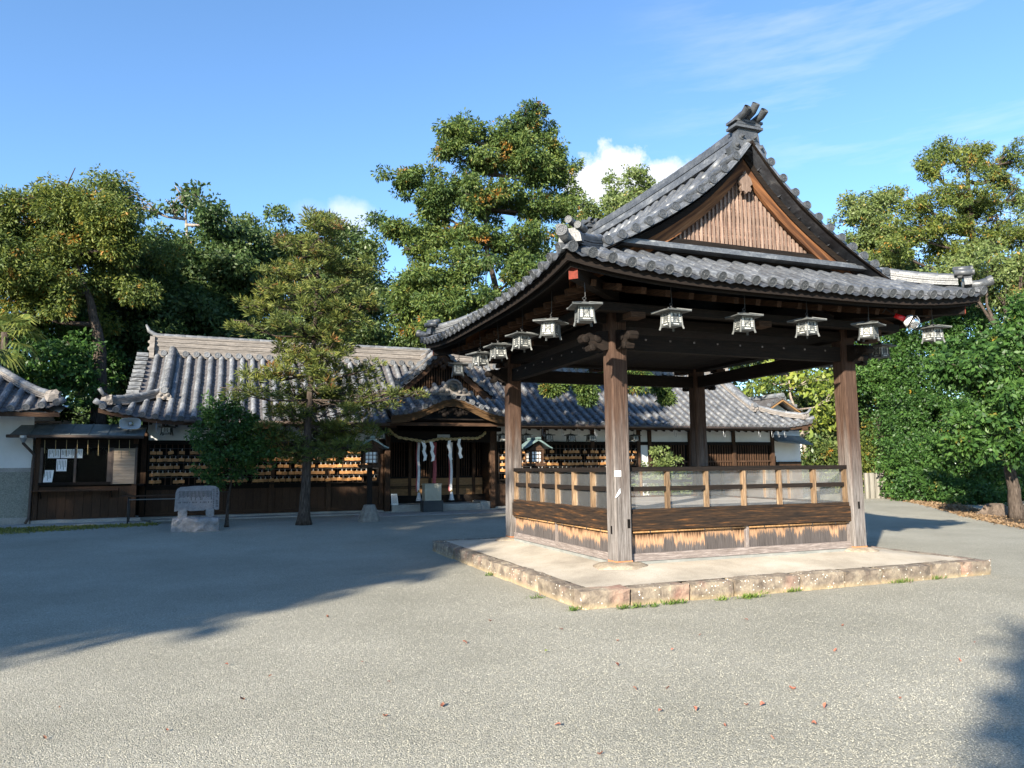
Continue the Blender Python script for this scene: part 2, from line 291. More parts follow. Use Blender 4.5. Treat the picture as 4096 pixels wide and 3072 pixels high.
# ------------------------------------------------------------------ mesh builder
class MB:
    def __init__(s): s.v = []; s.f = []
    def add(s, vs, fs):
        o = len(s.v); s.v += [tuple(p) for p in vs]; s.f += [tuple(i + o for i in q) for q in fs]; return s
    def box(s, x0, x1, y0, y1, z0, z1):
        return s.add([(x0, y0, z0), (x1, y0, z0), (x1, y1, z0), (x0, y1, z0), (x0, y0, z1), (x1, y0, z1), (x1, y1, z1), (x0, y1, z1)],
                     [(0, 3, 2, 1), (4, 5, 6, 7), (0, 1, 5, 4), (1, 2, 6, 5), (2, 3, 7, 6), (3, 0, 4, 7)])
    def beam(s, p, q, w, h, upv=(0, 0, 1)):
        p, q = Vector(p), Vector(q); d = (q - p).normalized(); a = d.cross(Vector(upv))
        if a.length < 1e-5: a = d.cross(Vector((1, 0, 0)))
        a.normalize(); b = a.cross(d)
        vs = [c + a * (i * w / 2) + b * (j * h / 2) for c in (p, q) for i, j in ((-1, -1), (1, -1), (1, 1), (-1, 1))]
        return s.add(vs, [(0, 3, 2, 1), (4, 5, 6, 7), (0, 1, 5, 4), (1, 2, 6, 5), (2, 3, 7, 6), (3, 0, 4, 7)])
    def tube(s, path, r, n=8, cap=True, ratio=1.):
        path = [Vector(p) for p in path]; rs = r if isinstance(r, (list, tuple)) else [r] * len(path); o = len(s.v); a = None
        for i, p in enumerate(path):
            d = (path[min(i + 1, len(path) - 1)] - path[max(i - 1, 0)]).normalized()
            a = (d.orthogonal() if a is None else a - d * a.dot(d)).normalized(); b = d.cross(a)
            for k in range(n):
                t = 2 * math.pi * k / n; s.v.append(tuple(p + a * (math.cos(t) * rs[i]) + b * (math.sin(t) * rs[i] * ratio)))
        for i in range(len(path) - 1):
            for k in range(n):
                s.f.append((o + i * n + k, o + i * n + (k + 1) % n, o + (i + 1) * n + (k + 1) % n, o + (i + 1) * n + k))
        if cap:
            s.f.append(tuple(o + k for k in reversed(range(n)))); e = o + (len(path) - 1) * n; s.f.append(tuple(e + k for k in range(n)))
        return s
    def lathe(s, prof, c=(0, 0, 0), n=16, axis='z', wob=0, seed=0, sx=1., sy=1.):
        o = len(s.v); q = random.Random(seed); w = [1 + q.uniform(-wob, wob) for _ in range(n)]
        for r, h in prof:
            for k in range(n):
                t = 2 * math.pi * k / n; a, b = math.cos(t) * r * w[k] * sx, math.sin(t) * r * w[k] * sy
                p = {'z': (a, b, h), 'y': (a, h, b), 'x': (h, a, b)}[axis]
                s.v.append((c[0] + p[0], c[1] + p[1], c[2] + p[2]))
        for i in range(len(prof) - 1):
            for k in range(n): s.f.append((o + i * n + k, o + i * n + (k + 1) % n, o + (i + 1) * n + (k + 1) % n, o + (i + 1) * n + k))
        s.f.append(tuple(o + k for k in reversed(range(n)))); e = o + (len(prof) - 1) * n; s.f.append(tuple(e + k for k in range(n)))
        return s
    def prism(s, poly, plane, t0, t1):
        """poly: 2-D outline; plane 'xz' is pushed along y, 'yz' along x, 'xy' along z"""
        n = len(poly); o = len(s.v)
        for t in (t0, t1):
            for a, b in poly: s.v.append({'xz': (a, t, b), 'yz': (t, a, b), 'xy': (a, b, t)}[plane])
        s.f.append(tuple(o + k for k in range(n))); s.f.append(tuple(o + n + k for k in reversed(range(n))))
        for k in range(n): s.f.append((o + k, o + n + k, o + n + (k + 1) % n, o + (k + 1) % n))
        return s
    def strip(s, A, B, C=None, D=None):
        """closed bar between four polylines (C, D default: none, a single sheet A-B)"""
        L = [A, B] if C is None else [A, B, C, D]; n = len(A); k = len(L); o = len(s.v)
        for i in range(n):
            for q in L: s.v.append(tuple(q[i]))
        for i in range(n - 1):
            for j in range(k if k > 2 else 1):
                s.f.append((o + i * k + j, o + i * k + (j + 1) % k, o + (i + 1) * k + (j + 1) % k, o + (i + 1) * k + j))
        if k > 2:
            s.f.append(tuple(o + j for j in range(k))); e = o + (n - 1) * k; s.f.append(tuple(e + j for j in reversed(range(k))))
        return s
    def rock(s, x0, x1, y0, y1, z0, z1, seg, amp, seed, rounded=.03):
        """rough-hewn block"""
        q = random.Random(seed); nx, ny, nz = seg; o = {}
        def vid(i, j, k):
            if (i, j, k) not in o:
                p = [x0 + (x1 - x0) * i / nx, y0 + (y1 - y0) * j / ny, z0 + (z1 - z0) * k / nz]
                e = [(i in (0, nx)), (j in (0, ny)), (k in (0, nz))]
                sg = [1 if i == 0 else -1, 1 if j == 0 else -1, 1 if k == 0 else -1]
                if sum(e) >= 2:
                    for a in range(3):
                        if e[a]: p[a] += sg[a] * rounded * q.uniform(.3, 1.)
                p = [c + q.uniform(-amp, amp) for c in p]
                if k == 0: p[2] = z0
                o[(i, j, k)] = len(s.v); s.v.append(tuple(p))
            return o[(i, j, k)]
        for i in range(nx):
            for j in range(ny):
                s.f.append((vid(i, j, nz), vid(i + 1, j, nz), vid(i + 1, j + 1, nz), vid(i, j + 1, nz)))
                s.f.append((vid(i, j, 0), vid(i, j + 1, 0), vid(i + 1, j + 1, 0), vid(i + 1, j, 0)))
        for i in range(nx):
            for k in range(nz):
                s.f.append((vid(i, 0, k), vid(i + 1, 0, k), vid(i + 1, 0, k + 1), vid(i, 0, k + 1)))
                s.f.append((vid(i, ny, k), vid(i, ny, k + 1), vid(i + 1, ny, k + 1), vid(i + 1, ny, k)))
        for j in range(ny):
            for k in range(nz):
                s.f.append((vid(0, j, k), vid(0, j, k + 1), vid(0, j + 1, k + 1), vid(0, j + 1, k)))
                s.f.append((vid(nx, j, k), vid(nx, j + 1, k), vid(nx, j + 1, k + 1), vid(nx, j, k + 1)))
        return s
    def moved(s, Mx):
        s.v = [tuple(Mx @ Vector(p)) for p in s.v]; return s
    def mesh(s, name, mat, smooth=False, off=(0, 0, 0)):
        me = bpy.data.meshes.new(name); ox, oy, oz = off
        me.from_pydata([(x - ox, y - oy, z - oz) for x, y, z in s.v], [], s.f)
        for k in (mat if isinstance(mat, (list, tuple)) else [mat]): me.materials.append(MATS[k])
        if smooth: me.polygons.foreach_set('use_smooth', [True] * len(me.polygons))
        me.update(); return me
WL = {}
def thing(name, label, cat, loc, group=None):
    o = bpy.data.objects.new(name, None); col.objects.link(o); o.location = loc; o.empty_display_size = .2
    o['label'] = label; o['category'] = cat
    if group: o['group'] = group
    WL[o.name] = Vector(loc); return o
def solo(name, label, cat, mb, mat, loc=None, group=None, smooth=False):
    if loc is None:
        a = np.array(mb.v); loc = ((a[:, 0].min() + a[:, 0].max()) / 2, (a[:, 1].min() + a[:, 1].max()) / 2, a[:, 2].min())
    o = bpy.data.objects.new(name, mb.mesh(name, mat, smooth, loc)); col.objects.link(o); o.location = loc
    o['label'] = label; o['category'] = cat
    if group: o['group'] = group
    WL[o.name] = Vector(loc); return o
def part(name, mb, mat, parent, smooth=False, kind=None):
    off = WL[parent.name]
    o = bpy.data.objects.new(name, mb.mesh(name, mat, smooth, off)); col.objects.link(o); o.parent = parent
    if kind: o['kind'] = kind
    WL[o.name] = off; return o
def piece(name, me, parent, Mx):
    o = bpy.data.objects.new(name, me); col.objects.link(o); o.parent = parent
    o.matrix_basis = Matrix.Translation(-WL[parent.name]) @ Mx; WL[o.name] = WL[parent.name]; return o
def struct(name, mb, mat, kind='structure', smooth=False):
    o = bpy.data.objects.new(name, mb.mesh(name, mat, smooth)); col.objects.link(o); o['kind'] = kind; WL[o.name] = Vector((0, 0, 0)); return o
def frame(o, x, y, z, sx=1, sy=1, sz=1):
    x, y, z = Vector(x) * sx, Vector(y) * sy, Vector(z) * sz
    return Matrix(((x.x, y.x, z.x, o[0]), (x.y, y.y, z.y, o[1]), (x.z, y.z, z.z, o[2]), (0, 0, 0, 1)))
def dup(root, loc, rz, label=None, scale=1.):
    r = root.copy(); col.objects.link(r); r.location = loc; r.rotation_euler = (0, 0, rz); r.scale = (scale,) * 3
    if label: r['label'] = label
    for ch in list(root.children):
        c = ch.copy(); col.objects.link(c); c.parent = r
        for g in ch.children:
            d = g.copy(); col.objects.link(d); d.parent = c
    return r
def bulk(name, me_src, mats4, mat, parent, kind='stuff'):
    """many alike pieces joined into one mesh"""
    nv = len(me_src.vertices); a = np.empty(nv * 3); me_src.vertices.foreach_get('co', a); a = a.reshape(-1, 3); h = np.c_[a, np.ones(nv)]
    fs = [tuple(p.vertices) for p in me_src.polygons]; b = MB()
    off = WL[parent.name]; V = []; F = []
    for i, m in enumerate(mats4):
        V.append(h @ np.array(m).T[:, :3]); F += [tuple(k + i * nv for k in q) for q in fs]
    if not V: return None
    V = np.concatenate(V) - np.array(off)
    me = bpy.data.meshes.new(name); me.from_pydata(V.tolist(), [], F); me.materials.append(MATS[mat]); me.polygons.foreach_set('use_smooth', [True] * len(me.polygons)); me.update()
    o = bpy.data.objects.new(name, me); col.objects.link(o); o.parent = parent; o['kind'] = kind; WL[o.name] = off; return o
def sstep(a, b, x):
    t = min(1, max(0, (x - a) / (b - a))); return t * t * (3 - 2 * t)
def G(x, y):
    """height of the ground"""
    return .2 * sstep(13.5, 20.5, y)
# ------------------------------------------------------------------ ground
def ground():
    xs = [-400, -120, -60, -30] + [-20 + i * 2.0 for i in range(31)] + [60, 120, 400]
    ys = [-400, -120, -60, -30] + [-20 + i * 1.0 for i in range(66)] + [60, 120, 400, 700]
    b = MB(); b.v = [(x, y, G(x, y)) for y in ys for x in xs]; n = len(xs)
    b.f = [(j * n + i, j * n + i + 1, (j + 1) * n + i + 1, (j + 1) * n + i) for j in range(len(ys) - 1) for i in range(n - 1)]
    struct('ground', b, 'gravel_bed', smooth=True)
    # concrete apron before the porch and along the hall wall
    b = MB(); b.rock(3.6, 9.6, 21.9, 23.66, .1, .225, (16, 5, 1), .006, 3, .02)
    struct('porch_pavement', b, 'concrete')
    b = MB(); b.rock(-5.6, -2.0, 22.15, 22.9, .1, .262, (12, 3, 1), .005, 4, .02); b.rock(-2.0, 4.72, 23.1, 23.8, .1, .25, (20, 3, 1), .006, 5, .02)
    b.rock(8.5, 21.5, 23.2, 23.8, .1, .25, (30, 3, 1), .006, 6, .02)
    struct('wall_foot_pavement', b, 'concrete')
ground()

def gravel():
    """loose stones: points only, the stones are set on them by geometry nodes"""
    g = np.random.default_rng(3); P = []
    n = 330000; r = 2.0 * (13. / 2.0) ** (g.uniform(0, 1, n) ** 1.25); a = YAW + g.uniform(-.70, .70, n)
    P = np.c_[np.sin(a) * r, np.cos(a) * r]; x, y = P[:, 0], P[:, 1]
    keep = ~((x > 3.72) & (x < 10.5) & (y > 7.65) & (y < 14.4)); P = P[keep]
    V = np.c_[P, g.uniform(-.0028, .0006, len(P))]
    me = bpy.data.meshes.new('gravel'); me.vertices.add(len(V)); me.vertices.foreach_set('co', V.ravel()); me.update()
    o = bpy.data.objects.new('gravel', me); col.objects.link(o); o['kind'] = 'stuff'
    stones = []
    q = random.Random(5)
    pc = bpy.data.collections.new('pebble_shapes')
    for k in range(5):
        b = MB(); t = (1 + 5 ** .5) / 2
        vs = [(-1, t, 0), (1, t, 0), (-1, -t, 0), (1, -t, 0), (0, -1, t), (0, 1, t), (0, -1, -t), (0, 1, -t), (t, 0, -1), (t, 0, 1), (-t, 0, -1), (-t, 0, 1)]
        s3 = (q.uniform(.8, 1.25), q.uniform(.7, 1.), q.uniform(.45, .75))
        b.add([tuple(c / 1.9 * s * q.uniform(.8, 1.15) for c, s in zip(v, s3)) for v in vs],
              [(0, 11, 5), (0, 5, 1), (0, 1, 7), (0, 7, 10), (0, 10, 11), (1, 5, 9), (5, 11, 4), (11, 10, 2), (10, 7, 6), (7, 1, 8), (3, 9, 4), (3, 4, 2), (3, 2, 6), (3, 6, 8), (3, 8, 9), (4, 9, 5), (2, 4, 11), (6, 2, 10), (8, 6, 7), (9, 8, 1)])
        so = bpy.data.objects.new('pebble_shape', b.mesh('pebble_shape', 'pebble')); pc.objects.link(so)
    ng = bpy.data.node_groups.new('scatter_gravel', 'GeometryNodeTree')
    ng.interface.new_socket('Geometry', in_out='INPUT', socket_type='NodeSocketGeometry'); ng.interface.new_socket('Geometry', in_out='OUTPUT', socket_type='NodeSocketGeometry')
    n, l = ng.nodes, ng.links; gi, go = n.new('NodeGroupInput'), n.new('NodeGroupOutput')
    ci = n.new('GeometryNodeCollectionInfo'); ci.inputs[0].default_value = pc; ci.inputs['Separate Children'].default_value = True; ci.inputs['Reset Children'].default_value = True
    ip = n.new('GeometryNodeInstanceOnPoints'); ip.inputs['Pick Instance'].default_value = True
    rv = n.new('FunctionNodeRandomValue'); rv.data_type = 'FLOAT_VECTOR'; rv.inputs[0].default_value = (-.4, -.4, 0); rv.inputs[1].default_value = (.4, .4, 6.28)
    rs = n.new('FunctionNodeRandomValue'); rs.data_type = 'FLOAT'; rs.inputs[2].default_value = .0022; rs.inputs[3].default_value = .0056; rs.inputs['Seed'].default_value = 4
    l.new(gi.outputs[0], ip.inputs['Points']); l.new(ci.outputs[0], ip.inputs['Instance']); l.new(rv.outputs[0], ip.inputs['Rotation']); l.new(rs.outputs[1], ip.inputs['Scale'])
    l.new(ip.outputs[0], go.inputs[0])
    md = o.modifiers.new('scatter', 'NODES'); md.node_group = ng
gravel()

# ------------------------------------------------------------------ roof tile kit
def tile_meshes(kind, mat):
    b = MB(); n = 8
    for x, r in ((0, 1.04), (.5, 1.0), (1.0, .93)):
        for k in range(n + 1):
            t = math.pi * (-.06 + 1.12 * k / n); b.v.append((x, math.cos(t) * r, math.sin(t) * r))
    for i in range(2):
        for k in range(n): b.f.append((i * 9 + k, i * 9 + k + 1, (i + 1) * 9 + k + 1, (i + 1) * 9 + k))
    b.f.append(tuple(reversed(range(9))))
    cover = b.mesh(kind + '_cover_tile', mat, True)
    b = MB().lathe([(.9, -.9), (1., -.2), (1., .05), (.97, .12), (.84, .12), (.79, .02), (.30, .02), (.24, .08), (.02, .09)], n=18, axis='x')
    for k in range(11):
        t = 2 * math.pi * k / 11; c, s = math.cos(t) * .62, math.sin(t) * .62; b.box(.0, .10, c - .075, c + .075, s - .075, s + .075)
    for k in range(3):
        for j in range(3):
            t = 2 * math.pi * (k / 3 + j * .07); r = .20 + .09 * j; h = .09 - .02 * j; c, s = math.cos(t) * r, math.sin(t) * r; b.box(.0, .12, c - h, c + h, s - h, s + h)
    disc = b.mesh(kind + '_end_tile', 'tile_plain' if mat == 'tile' else mat, False)
    return cover, disc
PAV_T = tile_meshes('pavilion', 'tile'); HALL_T = tile_meshes('hall', 'hall_tile')
def row_frames(P, d0, d1, across, r, course, lift=0.):
    """frames of the cover tiles of one row, P(d) a point of the roof surface, d from the eave up"""
    L = sum((P(d0 + (d1 - d0) * (i + 1) / 8) - P(d0 + (d1 - d0) * i / 8)).length for i in range(8)); n = max(1, round(L / course)); out = []
    for i in range(n):
        p, q = P(d0 + (d1 - d0) * i / n), P(d0 + (d1 - d0) * (i + 1) / n); x = (q - p); ln = x.length; x.normalize()
        y = (Vector(across) - x * x.dot(Vector(across))).normalized(); z = x.cross(y)
        if z.z < 0: y = -y; z = -z
        rr = r * rnd.uniform(.97, 1.03)
        out.append(frame(p + z * (lift + rnd.uniform(-.003, .003)) + y * rnd.uniform(-.005, .005), x, y, z, ln * 1.05, rr, rr))
    return out
def disc_frame(P, d0, across, r, lift=0., out=.03):
    p, q = P(d0), P(d0 + .05); x = (p - q).normalized(); y = (Vector(across) - x * x.dot(Vector(across))).normalized(); z = x.cross(y)
    if z.z < 0: y = -y; z = -z
    t = rnd.uniform(0, 6.28); y, z = y * math.cos(t) + z * math.sin(t), z * math.cos(t) - y * math.sin(t)
    zz = Vector((0, 0, 1)); return frame(p + x * out + zz * lift, (x + Vector((0, 0, .12))).normalized(), y, z, r, r, r)
def pans(rows, course, b, sag=.03, thick=.03):
    """trough tiles between neighbouring rows; rows: (P, d0, d1)"""
    for (P, a0, a1), (Q, b0, b1) in zip(rows, rows[1:]):
        d0, d1 = min(a0, b0), (max(a1, b1) if abs(a1 - b1) < .5 else min(a1, b1)); n = max(1, round((d1 - d0) * 1.2 / course))
        for i in range(n):
            da, db = d0 + (d1 - d0) * i / n, d0 + (d1 - d0) * (i + 1) / n
            e = lambda S, s0, s1, d: S(min(max(d, s0), s1))
            A, B, C, D = e(P, a0, a1, da), e(Q, b0, b1, da), e(P, a0, a1, db), e(Q, b0, b1, db); u = Vector((0, 0, 1))
            m1, m2 = (A + B) / 2 - u * (sag - thick), (C + D) / 2 - u * sag; A2, B2 = A + u * thick, B + u * thick
            b.add([A2, m1, B2, C, m2, D, A - u * .01, m1 - u * (thick + .01), B - u * .01], [(0, 1, 4, 3), (1, 2, 5, 4), (0, 6, 7, 1), (1, 7, 8, 2)])
    return b
def lay(roof, kit, mat, frames, discs, limit, pmb=None, panmat=None):
    for f in frames[:limit]: piece('cover_tile', kit[0], roof, f)
    bulk('cover_tile_field', kit[0], frames[limit:], mat, roof)
    for f in discs: piece('end_tile', kit[1], roof, f)
    if pmb: part('pan_tile_field', pmb, panmat, roof, kind='stuff')
def ridge_stack(parent, pts, w, h, n, mat, capmat, kit, side, cr=.07, course=.27, name='ridge_course'):
    """courses of flat tiles along pts with a round tile row on top"""
    for i in range(n):
        z0, z1 = h * i / n, h * (i + 1) / n - .008; k = w * (.5 - .06 * (i % 2) - .10 * i / n)
        A = [Vector(p) + Vector(side) * -k + Vector((0, 0, z0)) for p in pts]; B = [Vector(p) + Vector(side) * k + Vector((0, 0, z0)) for p in pts]
        C = [v + Vector((0, 0, z1 - z0)) for v in B]; D = [v + Vector((0, 0, z1 - z0)) for v in A]
        part(name, MB().strip(A, B, C, D), mat, parent)
    def P(d):
        s = d * (len(pts) - 1); i = min(int(s), len(pts) - 2); return Vector(pts[i]).lerp(Vector(pts[i + 1]), s - i) + Vector((0, 0, h))
    return row_frames(P, 0, 1, side, cr, course)

# ------------------------------------------------------------------ stone platform
x0, y0, W, L = 5.014, 9.007, 4.157, 3.996
xc, yc = x0 + W / 2, y0 + L / 2
PL = (x0 - 1.24, x0 + W + 1.24, y0 - 1.30, y0 + L + 1.30); PZ = .209
def platform():
    t = thing('stone_platform', 'low square stone-edged platform of pale packed earth under the open pavilion', 'platform', (xc, yc, 0))
    a, b_, c, d = PL
    b = MB(); nx, ny = 30, 30; q = random.Random(2)
    b.v = [(a + .2 + (b_ - a - .4) * i / nx, c + .2 + (d - c - .4) * j / ny, PZ - .006 + .003 * q.uniform(-1, 1) + .082 * sstep(.2, 1.25, .2 + min((b_ - a - .4) * min(i, nx - i) / nx, (d - c - .4) * min(j, ny - j) / ny))) for j in range(ny + 1) for i in range(nx + 1)]
    b.f = [(j * 31 + i, j * 31 + i + 1, (j + 1) * 31 + i + 1, (j + 1) * 31 + i) for j in range(ny) for i in range(nx)]
    part('earth_floor', b, 'earth_slab', t, True)
    k = 0
    def run(lo, hi, mk):
        nonlocal k
        s = lo
        while s < hi - .05:
            e = min(hi, s + q.uniform(.55, 1.15)); e = hi if hi - e < .4 else e
            k += 1; mk(s + .005, e - .005, k); s = e
    z = lambda: PZ + q.uniform(-.006, .008)
    run(a, b_, lambda s, e, k: part('kerb_stone', MB().rock(s, e, c + q.uniform(-.012, .012), c + .26, -.06, z(), (6, 3, 4), .007, k, .022), 'kerb_stone', t))
    run(a, b_, lambda s, e, k: part('kerb_stone', MB().rock(s, e, d - .26, d + q.uniform(-.012, .012), -.06, z(), (6, 3, 4), .007, k, .022), 'kerb_stone', t))
    run(c + .262, d - .262, lambda s, e, k: part('kerb_stone', MB().rock(a + q.uniform(-.012, .012), a + .26, s, e, -.06, z(), (3, 6, 4), .007, k, .022), 'kerb_stone', t))
    run(c + .262, d - .262, lambda s, e, k: part('kerb_stone', MB().rock(b_ - .26, b_ + q.uniform(-.012, .012), s, e, -.06, z(), (3, 6, 4), .007, k, .022), 'kerb_stone', t))
    for i, (px, py) in enumerate(((x0, y0), (x0 + W, y0), (x0, y0 + L), (x0 + W, y0 + L))):
        r = (.30, .27, .24, .25)[i]
        part('foundation_stone', MB().lathe([(r * 1.08, PZ - .03), (r * 1.12, PZ + .03), (r * 1.05, PZ + .075), (r * .8, PZ + .11), (r * .4, PZ + .124), (.02, PZ + .126)], (px + (-.03, .0, -.04, 0)[i], py + (-.05, -.01, 0, 0)[i], 0), 18, wob=.10, seed=i + 3, sx=1.15), 'found_stone', t, True)
        part('footing', MB().box(px - .122, px + .122, py - .122, py + .122, PZ + .10, .352), 'orange_brick', t)
    # mortar sill that carries the low walls
    b = MB()
    for yy in (y0, y0 + L): b.box(x0 + .14, x0 + W - .14, yy - .085, yy + .085, PZ - .02, .318)
    for xx in (x0, x0 + W): b.box(xx - .085, xx + .085, y0 + .14, y0 + L - .14, PZ - .02, .318)
    part('mortar_strip', b, 'mortar', t)
platform()

# ------------------------------------------------------------------ pavilion
PAV = thing('open_pavilion', 'open wooden dance pavilion with curved grey tiled hip-and-gable roof', 'pavilion', (xc, yc, .335))
S2 = .255 / 2
def oct_post(px, py, z0, z1, s, c=.022):
    b = MB(); q = s - c
    pr = [(q, -s), (s, -q), (s, q), (q, s), (-q, s), (-s, q), (-s, -q), (-q, -s)]
    b.prism([(px + i, py + j) for i, j in pr], 'xy', z0, z1); return b
SIDES = {  # origin corner, along, outward
    'front': (Vector((x0, y0, 0)), Vector((1, 0, 0)), Vector((0, -1, 0)), W), 'back': (Vector((x0, y0 + L, 0)), Vector((1, 0, 0)), Vector((0, 1, 0)), W),
    'left': (Vector((x0, y0, 0)), Vector((0, 1, 0)), Vector((-1, 0, 0)), L), 'right': (Vector((x0 + W, y0, 0)), Vector((0, 1, 0)), Vector((1, 0, 0)), L)}
def sbox(side, s0, s1, o0, o1, z0, z1, b=None):
    """box in a side's own axes: s along, o outward from the post line"""
    C, A, O, _ = SIDES[side]; p, q = C + A * s0 + O * o0, C + A * s1 + O * o1
    return (b or MB()).box(min(p.x, q.x), max(p.x, q.x), min(p.y, q.y), max(p.y, q.y), z0, z1)
def pavilion_body():
    for (px, py) in ((x0, y0), (x0 + W, y0), (x0, y0 + L), (x0 + W, y0 + L)):
        part('post', oct_post(px, py, .350, 3.74, S2), 'post_wood', PAV)
    for z, h, y in ((.80, .11, y0 - S2 - .003), ):  # near-black plates in place of open mortise holes, their inner shade as colour
        part('mortise_shade', MB().box(x0 + .055, x0 + .095, y, y + .02, z - .02, z + .10), 'void', PAV)
        part('mortise_shade', MB().box(x0 - S2 - .003, x0 - S2 + .02, y0 - .03, y0 + .01, z - .10, z + .01), 'void', PAV)
        part('mortise_shade', MB().box(x0 + W - .02, x0 + W + .018, y, y + .02, z + .12, z + .23), 'void', PAV)
    bd = MB().box(-.0795, .0795, -.011, .011, 0, .285).mesh('wall_board', 'wall_board')
    for side, (C, A, O, ln) in SIDES.items():
        ax = 'x' if A.x else 'y'; e0, e1 = S2 - .01, ln - S2 + .01
        part('ground_sill', sbox(side, e0, e1, -.05, .055, .322, .425), 'grey_wood_' + ax, PAV)
        part('waist_beam', sbox(side, e0 + .002, e1 - .002, -.06, .085, .738, .965), 'waist_wood_' + ax, PAV)
        part('waist_ledge', sbox(side, e0 + .004, e1 - .004, -.05, .062, .967, 1.022), 'waist_wood_' + ax, PAV)
        part('top_rail', sbox(side, e0, e1, -.04, .055, 1.537, 1.597), 'dark_wood_' + ax, PAV)
        part('middle_rail', sbox(side, e0, e1, -.012, .03, 1.266, 1.33), 'dark_wood_' + ax, PAV)
        part('centre_post', sbox(side, ln / 2 - .032, ln / 2 + .032, -.04, .05, .323, .737), 'grey_wood_z', PAV)
        for e in (e0, e1 - .05): part('end_jamb', sbox(side, e, e + .05, -.03, .04, .425, .737), 'grey_wood_z', PAV)
        n = 6; st = (e1 - e0) / n
        for i in range(n + 1):
            m = min(max(e0 + st * i, e0 + .03), e1 - .03)
            part('mullion', sbox(side, m - .027, m + .027, -.030, .042, 1.022, 1.537), 'mullion_wood', PAV)
        for i in range(n):
            part('pane', sbox(side, e0 + st * i + .03, e0 + st * (i + 1) - .03, -.020, -.0155, 1.024, 1.535), 'acrylic', PAV)
        for h0, h1 in ((e0 + .05, ln / 2 - .032), (ln / 2 + .032, e1 - .05)):
            k = 11 if ln > 4.1 else 10; w = (h1 - h0) / k
            for i in range(k):
                p = C + A * (h0 + w * (i + .5)) + O * (.012 + rnd.uniform(-.004, .004)) + Vector((0, 0, .425))
                yv = -O; piece('wall_board', bd, PAV, frame(p, A, yv, (0, 0, 1), (w - .004) / .159, 1, .30 / .285))
            p, q = C + A * h0 + O * .062 + Vector((0, 0, .712)), C + A * h1 + O * .062 + Vector((0, 0, .712))
            part('bamboo_rod', MB().tube([p, q], .011, 8), 'honey_wood', PAV, True)
            for i in range(4):
                part('rod_ring', MB().lathe([(.012, -.006), (.019, -.004), (.019, .004), (.012, .006)], tuple(p.lerp(q, (i + .6) / 4.2)), 8, 'x' if A.x else 'y'), 'iron', PAV)
    # stage floor: planks
    k = 24; w = (L - .16) / k
    for i in range(k):
        part('floor_plank', MB().box(x0 + .07, x0 + W - .07, y0 + .08 + w * i + .002, y0 + .08 + w * (i + 1) - .002, .955, .995 + rnd.uniform(-.001, .001)), 'floor_wood', PAV)
    # head beams, plate, ceiling
    for side, (C, A, O, ln) in SIDES.items():
        ax = 'x' if A.x else 'y'
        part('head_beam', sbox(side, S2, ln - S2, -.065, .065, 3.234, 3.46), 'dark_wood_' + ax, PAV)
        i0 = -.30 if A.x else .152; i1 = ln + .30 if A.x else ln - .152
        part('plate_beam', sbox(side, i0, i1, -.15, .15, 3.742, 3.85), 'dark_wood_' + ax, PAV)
        part('lintel', sbox(side, S2, ln - S2, -.09, .09, 3.56, 3.70), 'dark_wood_' + ax, PAV)
        part('eave_purlin', sbox(side, -.55 if A.x else -.50, ln + .55 if A.x else ln + .5, .49, .61, 3.655, 3.765), 'dark_wood_' + ax, PAV)
        for s in (0, ln / 2, ln):
            part('bracket_arm', sbox(side, s - .05, s + .05, .152, .485, 3.60, 3.74), 'dark_wood_y' if A.x else 'dark_wood_x', PAV)
            part('bearing_block', sbox(side, s - .11, s + .11, .44, .66, 3.575, 3.652), 'hall_wood_' + ax, PAV)
        for i in range(9):
            part('nail_cover', sbox(side, .45 + (ln - .9) * i / 8, .475 + (ln - .9) * i / 8, .066, .075, 3.38, 3.405), 'grey_wood_z', PAV)
    k = 16; w = (W - .32) / k
    for i in range(k):
        part('ceiling_board', MB().box(x0 + .16 + w * i + .003, x0 + .16 + w * (i + 1) - .003, y0 + .16, y0 + L - .16, 3.60, 3.62), 'dark_wood_y', PAV)
    # carved beam noses
    nose = [(.0, -.13), (.10, -.15), (.20, -.10), (.235, -.15), (.30, -.16), (.325, -.11), (.29, -.075), (.33, -.03), (.40, -.045), (.43, .01), (.395, .06), (.34, .055), (.30, .09), (.18, .085), (.12, .12), (0, .13)]
    def nose_at(cx, cy, d, parent=PAV):
        b = MB(); q = [(u, v + 3.36) for u, v in nose]; b.prism(q, 'xz', -.055, .055)
        for u, v, r in ((.25, -.11, .05), (.36, .005, .055), (.17, .02, .06)):
            b.lathe([(r * .5, -.082), (r, -.072), (r, .072), (r * .5, .082)], (u, 0, v + 3.36), 10, 'y')
        a = math.atan2(d[1], d[0]); Mx = Matrix.Translation((cx + d[0] * S2, cy + d[1] * S2, 0)) @ Matrix.Rotation(a, 4, 'Z'); b.moved(Mx)
        part('carved_nose', b, 'dark_wood_x', parent)
    for cx, dx in ((x0, -1), (x0 + W, 1)):
        for cy, dy in ((y0, -1), (y0 + L, 1)): nose_at(cx, cy, (dx, 0)); nose_at(cx, cy, (0, dy))
pavilion_body()

